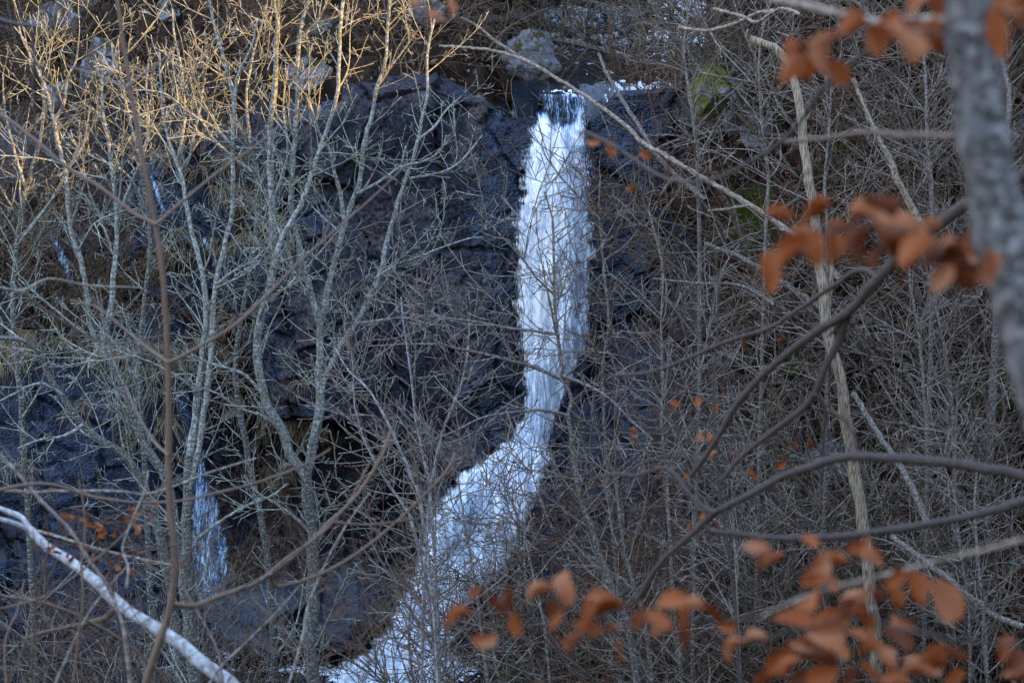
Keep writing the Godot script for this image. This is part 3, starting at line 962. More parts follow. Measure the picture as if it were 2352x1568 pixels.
	traced_tree("willow_tree", "slanting grey willow crossing the dark gully beside the side fall", "tree", g, [
		["trunk", [430, 1330, 410, 1250, 380, 1096, 327, 1015, 290, 905, 267, 855, 233, 805], 17.6, 17.6, 22, 16],
		["limb", [233, 805, 243, 755, 257, 672, 267, 522, 257, 400, 247, 310, 237, 267, 233, 200, 237, 163, 240, 100], 17.6, 17.7, 15, 4],
		["limb", [250, 830, 220, 790, 205, 740, 200, 689, 187, 605, 160, 522, 150, 400, 130, 320, 123, 277], 17.6, 17.4, 13, 10],
		["limb", [123, 277, 113, 233, 100, 193, 70, 130, 50, 90, 40, 50], 17.4, 17.4, 9, 3],
		["limb", [123, 277, 147, 233, 153, 180, 173, 143, 180, 90], 17.4, 17.3, 9, 3],
		["limb", [262, 520, 300, 420, 330, 350, 350, 260, 345, 180], 17.7, 17.5, 8, 3],
		["limb", [237, 800, 160, 740, 100, 690, 40, 640], 17.6, 17.3, 8, 3],
	], M.willow, M.twig_lichen, q, 0.4)
	traced_tree("willow_tree", "low arching willow bough hanging over the wet rocks at the edge", "tree", g, [
		["trunk", [330, 1120, 285, 1045, 233, 1015, 187, 972, 140, 905, 103, 849, 93, 815, 67, 789, 30, 778, -40, 770], 18.2, 17.8, 20, 9],
		["limb", [140, 905, 90, 880, 40, 900, -20, 930], 17.9, 17.7, 9, 4],
		["limb", [190, 975, 150, 1000, 90, 1010, 40, 1030], 18.0, 17.8, 9, 4],
	], M.willow, M.twig_lichen, q, 0.1)
	traced_tree("willow_tree", "thin lichened willow with upright twigs at the edge of the slope", "tree", g, [
		["trunk", [60, 1120, 45, 900, 30, 760, 33, 600, 50, 480, 75, 380, 90, 330], 18.4, 18.4, 14, 10],
		["limb", [90, 330, 100, 250, 90, 160, 60, 100, 30, 60], 18.4, 18.2, 8, 3],
		["limb", [60, 440, 30, 340, 10, 250, 5, 170], 18.4, 18.3, 8, 3],
		["limb", [40, 560, 110, 470, 150, 400, 190, 330, 205, 240], 18.4, 18.2, 8, 3],
	], M.willow, M.twig_lichen, q, 0.45)
	traced_tree("willow_tree", "slender willow with gold lit forked tips between the twin stems and cliff", "tree", g, [
		["trunk", [610, 1250, 560, 1000, 540, 850, 560, 700, 585, 560, 590, 430, 575, 330], 18.5, 18.5, 16, 9],
		["limb", [575, 330, 565, 230, 580, 130, 600, 60, 610, 10], 18.5, 18.4, 8, 3],
		["limb", [585, 400, 500, 330, 460, 270, 440, 200, 430, 130], 18.5, 18.3, 8, 3],
		["limb", [588, 500, 640, 430, 660, 340, 650, 250, 660, 160], 18.5, 18.4, 7, 3],
	], M.willow, M.twig_lichen, q, 0.45)
	traced_tree("willow_tree", "young willow with silver catkins standing between the pale forked stems", "tree", g, [
		["trunk", [330, 1040, 320, 850, 330, 700, 345, 560, 330, 430, 310, 330], 18.9, 18.9, 13, 8],
		["limb", [310, 330, 290, 240, 275, 160, 270, 90], 18.9, 18.8, 7, 3],
		["limb", [320, 380, 340, 290, 335, 200, 345, 110], 18.9, 18.8, 7, 3],
		["limb", [335, 480, 290, 400, 200, 350, 180, 280], 18.9, 18.7, 7, 3],
	], M.willow, M.twig_lichen, q, 0.6)
	# slim trunks on the slope above the cliff
	var far := "slim trunks on the far slope"
	var spec := [[[150, 250, 140, 130, 110, 0, 95, -80], 25.0, 16, "pale leaning trunk with rough bark at the corner of the far slope"], [[205, 260, 197, 130, 193, 0, 192, -80], 25.5, 12, "straight brown trunk on the far slope"], [[60, 260, 45, 150, 20, 40, 0, -20], 24.8, 20, "thick grey lichened trunk at the edge of the far slope"],
		[[235, 180, 233, 80, 238, -60], 26.0, 15, "blue grey trunk rising behind the catkin twigs"], [[347, 190, 345, 90, 350, -60], 26.0, 9, "thin dark trunk behind the leaning slab"], [[1230, 70, 1245, 20, 1262, -60], 27.5, 10, "dark stem above the perched boulder"], [[1290, 70, 1300, 20, 1290, -60], 28.0, 9, "brown stem among the dark scrub above the boulder"], [[1340, 90, 1352, 30, 1370, -60], 27.0, 8, "slanting stem above the dark stream"]]
	for s in spec:
		traced_tree("bare_tree", s[3], "tree", far, [["trunk", s[0], s[1], s[1], s[2], s[2] * 0.7]], M.bark_grey, M.twig_grey, with(BRUSH, {"on_stem": 5.0}))

# round pale lichen spots on a trunk given by traced places
func spots_on(t: Node3D, host: Node3D, ln: Array, count: int, s0: float, s1: float) -> void:
	var pts: PackedVector3Array = ln[0]
	for k in count:
		var at := rng.randi_range(1, pts.size() - 2)
		var ang := rnd(-1.2, 1.2)
		var o := MeshInstance3D.new()
		o.name = "lichen_patch"
		o.mesh = lichen(k % 5)
		o.material_override = M.pale_bark
		var nn := Vector3(sin(ang), 0, cos(ang))
		var s := rnd(s0, s1)
		o.transform = Transform3D(Basis(Vector3.UP.cross(nn) * s, nn * 0.5 * s, Vector3.UP * s * rnd(0.8, 1.5)), pts[at].lerp(pts[at + 1], rng.randf()) + nn * ln[1][at] * 1.03 - t.position)
		host.add_child(o, true)

func build_middle_trees() -> void:
	var q := ASH
	traced_tree("ash_tree", "slender grey ash with upswept twigs standing before the waterfall", "tree", "", [
		["trunk", [1440, 1420, 1406, 1345, 1389, 1305, 1356, 1205, 1336, 1155, 1323, 1095, 1316, 1042, 1306, 949, 1313, 915, 1296, 872, 1286, 805, 1276, 722, 1273, 672, 1272, 589, 1268, 500, 1250, 440], 15.4, 15.8, 17, 4],
		["limb", [1276, 680, 1233, 639, 1196, 589, 1150, 540, 1100, 490, 1080, 460], 15.8, 15.6, 6, 3],
		["limb", [1290, 872, 1230, 845, 1176, 829, 1120, 815, 1071, 805, 1030, 795, 998, 782, 978, 752, 976, 715], 15.6, 15.2, 10, 4],
		["limb", [1285, 770, 1230, 760, 1176, 755, 1100, 740, 1021, 729, 971, 709, 940, 685, 915, 662], 15.6, 15.2, 8, 3],
		["limb", [1306, 955, 1250, 942, 1200, 945, 1150, 950, 1100, 962, 1055, 985, 1000, 1010], 15.4, 15.0, 9, 4],
		["limb", [1292, 862, 1350, 885, 1400, 915, 1450, 965, 1500, 1010], 15.6, 15.3, 8, 4],
		["limb", [1272, 560, 1310, 530, 1340, 490], 15.8, 15.8, 4, 2],
		["limb", [1275, 690, 1310, 660, 1325, 600, 1320, 560], 15.8, 15.7, 5, 2],
	], M.bark_grey, M.twig_grey, with(q, {"on_stem": 10.0, "long": 0.66, "up": 0.2}))
	traced_tree("ash_tree", "slim mossy trunk standing just beside the waterfall", "tree", "", [
		["trunk", [1420, 1330, 1406, 1205, 1393, 1042, 1386, 922, 1384, 839, 1393, 789, 1399, 722, 1390, 650, 1386, 605, 1379, 522, 1376, 470, 1380, 400], 17.0, 17.2, 12, 4],
		["limb", [1386, 600, 1440, 560, 1480, 500, 1500, 440], 17.2, 17.0, 5, 3],
		["limb", [1384, 840, 1370, 800, 1330, 770, 1295, 755], 17.1, 16.9, 6, 3],
		["limb", [1378, 500, 1366, 493, 1319, 440, 1286, 403, 1256, 363, 1244, 333, 1248, 312], 17.2, 17.2, 6, 3],
		["limb", [1390, 660, 1350, 620, 1310, 600], 17.2, 17.1, 4, 2],
	], M.bark_grey, M.twig_brown, with(q, {"on_stem": 10.0, "up": 0.15}))
	var stems := [
		[[1570, 1600, 1546, 1345, 1536, 1178, 1529, 1078, 1520, 960, 1523, 889, 1519, 755, 1523, 622, 1509, 555, 1490, 480], 16.0, 10, "olive grey pole stem rising beside the mossy trunk"],
		[[1600, 1090, 1606, 922, 1609, 855, 1623, 789, 1639, 705, 1660, 620, 1700, 560], 16.4, 8, "greenish curved stem leaning toward the dead pale trunk"],
		[[1480, 1420, 1440, 1290, 1420, 1160, 1412, 1080], 15.6, 12, "grey lichened sapling behind the dry leaves below the fall"],
		[[2270, 1568, 2260, 1400, 2245, 1260, 2240, 1150, 2250, 1050], 15.4, 10, "pale birch like pole beside the shaded bank"],
		[[2230, 1500, 2225, 1380, 2205, 1250, 2195, 1120, 2200, 900], 15.8, 9, "dark grey pole behind the pale birch like pole"],
		[[2130, 1000, 2122, 880, 2110, 760, 2090, 640, 2100, 560], 16.8, 11, "brown grey trunk under the beech branch"],
		[[2190, 950, 2170, 800, 2150, 700, 2130, 620, 2115, 560], 17.0, 12, "twisted pale stem behind the dry beech leaves"],
		[[1900, 500, 1895, 420, 1905, 300, 1910, 200], 17.4, 9, "lichened pole beside the bleached dead trunk"],
		[[1760, 520, 1765, 400, 1750, 270, 1745, 120, 1770, 0], 17.6, 9, "thin white lichened stem by the mossy block"],
		[[1600, 330, 1585, 220, 1572, 130, 1580, 40, 1600, -40], 20.0, 9, "pale speckled sapling rising from the stream bank"],
		[[2140, 420, 2130, 300, 2128, 200, 2120, 80], 18.0, 10, "grey trunk hidden behind the beech twigs"],
		[[2310, 330, 2320, 220, 2300, 120, 2290, 0], 18.0, 16, "lichened trunk seen past the big beech trunk"],
		[[1700, 1560, 1695, 1400, 1688, 1250, 1680, 1100], 15.0, 7, "thin dark stem above the bottom leaf spray"],
		[[1120, 1568, 1100, 1400, 1085, 1300, 1062, 1170, 1050, 1080], 15.0, 8, "thin grey shoot before the lower cascade"],
		[[1010, 1568, 1000, 1430, 1000, 1310, 1000, 1200, 1000, 1060], 14.6, 7, "upright grey shoot at the foot of the cascade"],
		[[1250, 1430, 1220, 1300, 1195, 1200, 1150, 1100], 15.2, 7, "bent dark shoot crossing the white cascade"],
	]
	for s in stems:
		traced_tree("sapling", s[3], "sapling", "bare saplings in the thicket", [["trunk", s[0], s[1], s[1] + 0.4, s[2], s[2] * 0.45]], M.bark_grey, M.twig_grey, with(BRUSH, {"on_stem": 9.0, "long": 0.7}))
	# pale many-twigged shrub in front of the cliff foot
	for s in [[[985, 1110, 965, 1015, 955, 969, 941, 839, 928, 755, 921, 682], 15.8, "pale twiggy shrub stem before the dark cliff foot"], [[990, 1110, 1020, 980, 1060, 880, 1075, 800, 1078, 740], 15.9, "pale upswept shrub stem nearest the falling water"], [[960, 1130, 900, 990, 850, 900, 800, 850, 770, 800], 15.7, "pale shrub stem leaning toward the big willow"], [[940, 1180, 860, 1060, 820, 960, 810, 880], 16.0, "fan of thin pale shoots beside the big willow trunk"]]:
		traced_tree("shrub", s[2], "shrub", "pale shrub shoots below the cliff", [["stem", s[0], s[1], s[1] + 0.2, 8, 3]], M.pale_bark, M.twig_grey, with(ASH, {"on_stem": 12.0, "long": 0.62, "short": 0.2, "up": 0.35}))
	# dead and fallen wood
	var dead := "dead wood on the slope"
	traced_tree("dead_tree", "bleached broken dead trunk leaning among the brush", "dead tree", "", [
		["trunk", [2010, 1420, 1990, 1250, 1975, 1150, 1950, 1000, 1925, 850, 1900, 740, 1885, 620, 1872, 500, 1855, 380, 1845, 290, 1832, 220, 1820, 160, 1795, 122, 1760, 100, 1718, 88], 16.6, 17.2, 33, 16],
		["limb", [1725, 92, 1718, 78, 1722, 66], 17.2, 17.1, 14, 7],
		["limb", [1846, 285, 1860, 265, 1868, 250], 17.2, 17.1, 10, 6],
		["limb", [1900, 745, 1912, 600, 1905, 520], 16.9, 16.8, 14, 6],
		["limb", [1960, 1060, 1930, 900, 1915, 800], 16.6, 16.4, 16, 8],
	], M.dead_trunk, M.twig_grey, {})
	var logs := [
		[[1010, 105, 1080, 110, 1130, 115, 1185, 130, 1230, 150, 1330, 210, 1380, 245, 1440, 290, 1480, 330, 1520, 352, 1600, 400, 1680, 445, 1760, 495, 1850, 560, 1930, 640], 21.6, 18.6, 6, 15, "long pale dead tree fallen across the lip of the fall"],
		[[1060, 40, 1100, 62, 1140, 95, 1185, 125, 1215, 142], 21.4, 21.3, 5, 8, "forked dead top of the fallen tree above the fall"],
		[[1375, 122, 1395, 170, 1430, 230, 1465, 285, 1500, 345, 1545, 395, 1620, 460], 20.6, 19.6, 7, 14, "scaly barked dead trunk slanting down from the stream"],
		[[1300, 95, 1350, 105, 1420, 125, 1500, 145, 1600, 165, 1700, 180], 24.5, 23.6, 16, 8, "dark log lying across the stream"],
		[[1628, 484, 1670, 480, 1720, 472, 1760, 495, 1800, 530], 17.8, 17.6, 6, 10, "short white barkless branch on the dead tree"],
		[[1960, 180, 1985, 240, 2010, 300, 2040, 360, 2075, 440, 2120, 520], 17.0, 16.8, 9, 20, "broken brown snag leaning behind the beech twigs"],
		[[1640, 20, 1700, 35, 1740, 50, 1790, 20, 1840, 32], 14.0, 13.0, 7, 8, "pale crooked dead bough at the top of the thicket"],
		[[1560, 62, 1620, 70, 1660, 62, 1700, 50, 1740, 30, 1780, 25], 16.0, 15.0, 7, 9, "thin bleached bough arching over the rapids"],
		[[2050, 1230, 2100, 1270, 2180, 1330, 2260, 1400, 2352, 1440], 16.0, 15.4, 14, 18, "grey log lying on the leaf covered bank"],
		[[1500, 640, 1600, 650, 1700, 655, 1780, 700], 17.6, 17.0, 5, 8, "thin fallen pole lying through the brush"],
		[[1620, 560, 1700, 590, 1800, 650, 1900, 720], 17.8, 17.4, 10, 16, "rotting log half hidden in the thicket"],
		[[1960, 900, 2020, 1000, 2080, 1090, 2130, 1200], 16.4, 15.8, 12, 18, "brown dead log sliding down behind the curved bough"],
	]
	for s in logs:
		var t := traced_tree("fallen_branch", s[5], "dead wood", dead, [["stem", s[0], s[1], s[2], s[3], s[4]]], M.bark_grey if (s[5] as String).contains("log") or (s[5] as String).contains("pole") or (s[5] as String).contains("scaly") else M.dead_wood, M.twig_grey, with(BRUSH, {"on_stem": 1.6, "long": 0.5}), 0.0, false)
	traced_tree("fallen_branch", "dark slanting stick under the leaning slab on the far slope", "dead wood", dead, [["stem", [360, 110, 385, 92, 402, 78], 24.6, 24.8, 12, 10]], M.dark_twig, M.twig_grey, {}, 0.0, false)

# which shrub of the thicket: by the landmark of the picture that is nearest to its middle
func beside(p: Vector3, what := "bare brown shrub ") -> String:
	var q := p + Vector3(0, 0.7, 0) - EYE
	var a := deg_to_rad(PITCH)
	var depth := -q.z * cos(a) - q.y * sin(a)
	var px := 1176.0 + q.x / depth * FPX
	var py := 784.0 - (q.y * cos(a) - q.z * sin(a)) / depth * FPX
	var marks := [[1450, 330, "under the long fallen dead tree"], [1420, 700, "just beyond the falling water"], [1520, 650, "around the olive grey pole stem"], [1640, 820, "around the greenish curved stem"], [1660, 230, "beside the mossy block"], [1850, 300, "behind the top of the bleached dead trunk"], [1880, 620, "behind the middle of the bleached dead trunk"], [1970, 1150, "at the foot of the bleached dead trunk"], [2110, 700, "behind the hanging beech leaves"], [2080, 330, "behind the brown beech bough"], [2250, 900, "beside the big beech trunk"], [2230, 1300, "around the pale birch like pole"], [1540, 1250, "behind the curved beech bough"], [1400, 1250, "around the foot of the slender ash"], [1480, 1480, "behind the low spray of orange leaves"], [1900, 1450, "behind the thick cluster of orange leaves"], [2200, 1500, "on the leaf covered bank in the corner"], [1600, 80, "on the bank beside the rapids"], [1750, 1050, "between the two curved beech boughs"], [1700, 520, "beside the short white barkless branch"],
		[720, 1350, "around the foot of the big willow"], [450, 1350, "around the twin stems before the side fall"], [230, 1380, "behind the pale fallen trunk"], [60, 1350, "behind the brown hazel shoots"], [980, 1330, "before the foaming lower cascade"], [1180, 1400, "below the bend of the cascade"], [1250, 1150, "before the narrow neck of the fall"], [590, 1450, "beside the dark slabs in the pool"],
		[140, 560, "by the high trickle on the cliff"], [320, 700, "on the ledge above the dark gully"], [60, 800, "on the grassy ledge over the wet rocks"], [500, 600, "on the ledge behind the twin stems"], [620, 560, "on the dark cliff behind the big willow"],
		[540, 110, "beside the large pale blue grey block"], [700, 90, "beside the broad block with mossy top"], [860, 120, "on the brink of the dark cliff"], [1050, 110, "under the tip of the fallen dead tree"], [100, 90, "between the pale trunks on the far slope"], [260, 120, "behind the catkin twigs"], [400, 120, "beside the rounded grey stone"], [1230, 40, "above the perched boulder"], [1420, 50, "behind the dark log over the stream"], [1700, 30, "behind the bleached bough over the rapids"]]
	var best := 1e9
	var says := ""
	for m in marks:
		var d := Vector2(px - m[0], py - m[1]).length()
		if d < best:
			best = d
			says = m[2]
	return what + says

func build_thicket() -> void:
	# a few kinds of bush, each used many times
	var kinds := []
	for k in 6:
		var q := with(BRUSH, {"wander": rnd(0.14, 0.26), "up": rnd(-0.12, 0.04), "on_stem": rnd(7.0, 10.0), "long": rnd(0.6, 1.1), "per": 4.5})
		kinds.push_back(bush_node("shrub", bush(rng.randi_range(4, 7), rnd(1.6, 2.3), [0.8, 1.4, 2.2, 1.0, 2.6, 1.7][k], q), M.bark_grey, [M.twig_grey, M.twig_brown, M.twig_olive, M.twig_russet, M.twig_olive, M.twig_brown][k]))
	var put := func(x: float, h: float, s: float, label: String, group: String) -> void:
		var which := rng.randi() % kinds.size()
		var src: Node3D = kinds[which]
		var o: Node3D = src.duplicate()
		o.name = numbered("shrub")
		add_child(o, true)
		o.position = foot(x, h)
		o.rotation = Vector3(rnd(-0.2, 0.2), rnd(0, TAU), rnd(-0.2, 0.2))
		o.scale = Vector3.ONE * s
		tag(o, beside(o.position, ("tall " if s > 1.12 else "low " if s < 0.8 else "") + "bare " + ["grey ", "brown ", "olive ", "russet ", "olive ", "brown "][which] + label + " "), "shrub", group)
	var n := 0
	while n < 88:
		var h := rnd(16.0, 24.5)
		var x := rnd(0.6, 5.6)
		if x < 0.048 * h + 0.5 or x > 0.225 * h + 0.3:
			continue
		put.call(x, h, rnd(0.8, 1.35), "shrub", "bare shrubs of the dense thicket beside the fall")
		n += 1
	# leaning saplings of middling thickness all through it
	n = 0
	while n < 84:
		var h := rnd(16.5, 22.0)
		var x := rnd(0.8, 5.0)
		if x < 0.05 * h + 0.55 or x > 0.22 * h + 0.3:
			continue
		var p := foot(x, h)
		var d := Vector3(rnd(-2.6, 2.2), rnd(0.5, 1.0), rnd(-0.5, 0.5)).normalized()
		var ctrl := PackedVector3Array([p + Vector3.DOWN * 0.1])
		var bow := rv() * 0.12
		for j in 8:
			d = (d + rv() * 0.10 + bow).normalized()
			p += d * rnd(0.22, 0.34)
			ctrl.push_back(p)
		var ln := spline(ctrl, rnd(0.013, 0.026), 0.006, 0.012)
		var t := thing("sapling", beside(foot(x, h), ["leaning bare sapling ", "crooked dark sapling ", "bowed grey sapling "][n % 3]), "sapling", foot(x, h), "leaning saplings in the thicket")
		var mb := MB.new()
		mb.tube(ln[0], ln[1], 6, Color.WHITE * rnd(0.7, 1.9), true)
		part("stem", mb, M.bark_grey, t)
		var tw := MB.new()
		var tp := PackedVector3Array()
		sprout(tw, ln, with(BRUSH, {"on_stem": 6.0, "long": 0.8, "wander": 0.16}), tp, 0.15, 1.0)
		part("twigs", tw, [M.twig_grey, M.twig_olive, M.twig_brown][n % 3], t, true)
		n += 1
	for s in [[0.15, 19.0, 1.15], [-0.2, 18.8, 1.1], [0.55, 18.6, 1.3], [0.8, 19.4, 1.3], [0.35, 19.6, 1.1], [1.0, 18.2, 1.4], [0.0, 18.0, 1.2], [0.6, 17.6, 1.4], [-0.35, 17.6, 1.15], [1.3, 19.0, 1.4], [0.3, 17.2, 1.3], [1.2, 17.2, 1.5]]:
		put.call(s[0], s[1], s[2], "shrub", "bare shrubs of the dense thicket beside the fall")
	for k in 16:
		put.call(rnd(-4.8, -1.7), rnd(17.6, 19.4), rnd(0.7, 1.1), "brushwood", "brushwood under the willows")
	for k in 20:
		put.call(rnd(-5.6, 0.0), rnd(23.2, 27.5), rnd(0.45, 0.8), "scrub bush", "scrub on the slope above the cliff")
	for k in 22:
		var h := rnd(26.0, 32.0)
		put.call(rnd(-1.0, 6.0), h, rnd(0.7, 1.2), "scrub", "scrub behind the upper stream")
	for k in 16:
		put.call(rnd(-5.0, -2.0), rnd(21.6, 22.9), rnd(0.35, 0.55), "scrub", "scrub on the cliff ledges")
	for k in kinds:
		k.free()
	# the finest tangle of stalks and twigs that nobody could count
	for kind in 3:
		var b := bush(9, rnd(0.7, 1.0), 1.6, with(BRUSH, {"on_stem": 12.0, "long": 0.5, "wander": 0.25, "tip": 0.0034}))
		var mb: MB = b.twigs
		for s in b.stems:
			var off := mb.v.size()
			mb.v.append_array(s.v)
			mb.n.append_array(s.n)
			mb.c.append_array(s.c)
			for i in s.i:
				mb.i.push_back(i + off)
		var spots := []
		for k in 76:
			var h := rnd(14.0, 26.0)
			var x := rnd(1.1, 6.5)
			if k % 5 == 1:
				x = rnd(-6.0, 0.2)
				h = rnd(23.0, 28.0)
			elif k % 9 == 2:
				x = rnd(-5.5, -2.0)
				h = rnd(21.4, 22.8)
			elif x < 0.047 * h + 0.35 or k % 2 == 0:
				continue
			spots.push_back(Transform3D(Basis.from_euler(Vector3(rnd(-0.4, 0.4), rnd(0, TAU), rnd(-0.4, 0.4))).scaled(Vector3.ONE * rnd(0.6, 1.2)), foot(x, h)))
		scatter("undergrowth", mb.mesh(), M.twig_brown, spots, "fine tangle of bare brown twigs covering the slopes", "undergrowth")
	# fallen leaves
	var lm := MB.new()
	var a := [Vector3(-0.5, 0, 0), Vector3(0, 0.12, 0.3), Vector3(0.5, 0.05, 0), Vector3(0, 0.1, -0.3)]
	lm.tri(a[0], a[1], a[2], Color.WHITE)
	lm.tri(a[0], a[2], a[3], Color.WHITE)
	var sp := []
	var tint := PackedColorArray()
	for k in 9000:
		var h := rnd(14.5, 26.0)
		var x := rnd(1.4, 6.0)
		if k % 4 == 0:
			x = rnd(-6.0, 0.0)
			h = rnd(22.8, 27.0)
		var p := foot(x, h) + Vector3(0, 0.05 + 0.22 * nz.big.get_noise_3d(x, ground(x, h), -h) + 0.09 * nz.fine.get_noise_3d(x, ground(x, h), -h), 0)
		sp.push_back(Transform3D(Basis.from_euler(Vector3(rnd(-0.9, 0.9), rnd(0, TAU), rnd(-0.9, 0.9))).scaled(Vector3.ONE * rnd(0.045, 0.085)), p))
		tint.push_back(Color(0.07, 0.042, 0.03).lerp(Color(0.22, 0.14, 0.10), rng.randf()))
	scatter("leaf_litter", lm.mesh(), M.litter, sp, "brown fallen leaves lying on the slopes", "leaves", tint)
	# withered grass hanging from the ledges
	var gm := MB.new()
	for k in 26:
		var o := Vector3(rnd(-0.1, 0.1), rnd(-0.02, 0.02), rnd(-0.05, 0.05))
		var d := Vector3(rnd(-0.5, 0.5), rnd(0.3, 0.9), rnd(0.2, 0.9)).normalized()
		var pts := PackedVector3Array([o])
		var rad := PackedFloat32Array([0.0022])
		var p := o
		for j in 5:
			d = (d + Vector3(0, -0.45, 0.02)).normalized()
			p += d * rnd(0.035, 0.06)
			pts.push_back(p)
			rad.push_back(0.0022 * (1.0 - 0.17 * j))
		var v := rnd(0.7, 1.2)
		gm.tube(pts, rad, 3, Color(0.34 * v, 0.26 * v, 0.15 * v))
	sp = []
	for k in 340:
		var x := rnd(-5.6, -1.9)
		var s := station(x)
		var seg := 6 + rng.randi() % 3
		var q := s[seg].lerp(s[seg + 1], rng.randf() if seg != 7 else rng.randf() * 0.5)
		if nz.patch.get_noise_3d(x * 1.3 + 20.0, q.y * 1.3, -q.x * 1.3) < 0.02:
			continue
		sp.push_back(Transform3D(Basis.from_euler(Vector3(0, rnd(-0.6, 0.6), rnd(-0.2, 0.2))).scaled(Vector3.ONE * rnd(0.8, 1.6)), Vector3(x, q.y + 0.03, -q.x + 0.06)))
	scatter("dead_grass", gm.mesh(), M.grass, sp, "withered straw coloured grass hanging from the cliff ledges", "grass")

func scatter(called: String, m: Mesh, mat: Material, where: Array, label: String, category: String, tint := PackedColorArray()) -> void:
	var mm := MultiMesh.new()
	mm.transform_format = MultiMesh.TRANSFORM_3D
	mm.use_colors = tint.size() > 0
	mm.mesh = m
	mm.instance_count = where.size()
	for k in where.size():
		mm.set_instance_transform(k, where[k])
		if tint.size():
			mm.set_instance_color(k, tint[k])
	var o := MultiMeshInstance3D.new()
	o.name = numbered(called)
	o.multimesh = mm
	o.material_override = mat
	o.set_meta("kind", "stuff")
	tag(o, label, category)
	add_child(o, true)

# ------------------------------------------------------------------ what stands close to the camera
func wood(called: String, parent: Node3D, f: Array, h0: float, h1: float, w0: float, w1: float, mat: Material, wob := 0.01) -> Array:
	var ln := line(f, h0, h1, w0, w1, wob)
	var mb := MB.new()
	mb.tube(ln[0], ln[1], 12 if w0 > 60 else 9, Color.WHITE, true)
	ln.push_back(part(called, mb, mat, parent))
	return ln

# leaves given as [px, py, length px, angle on the picture]
func spray(parent: Node3D, rows: Array, h: float, origin: Vector3) -> void:
	for r in rows:
		var hh := h + rnd(-0.25, 0.25)
		var a := deg_to_rad(r[3])
		var p := P(r[0], r[1], hh)
		var q := P(r[0] + cos(a) * 50, r[1] + sin(a) * 50, hh) - p
		if rng.randf() < 0.5:
			q = -q
		leaf(parent, p, q.normalized() + Vector3(0, 0, rnd(-0.35, 0.35)), r[2] / FPX * hh * 1.04, origin)

func zoomed(rows: Array) -> Array:
	var out := []
	for r in rows:
		out.push_back([976 + r[0] * 0.585, 1148 + r[1] * 0.585, r[2] * 0.585, r[3]])
	return out

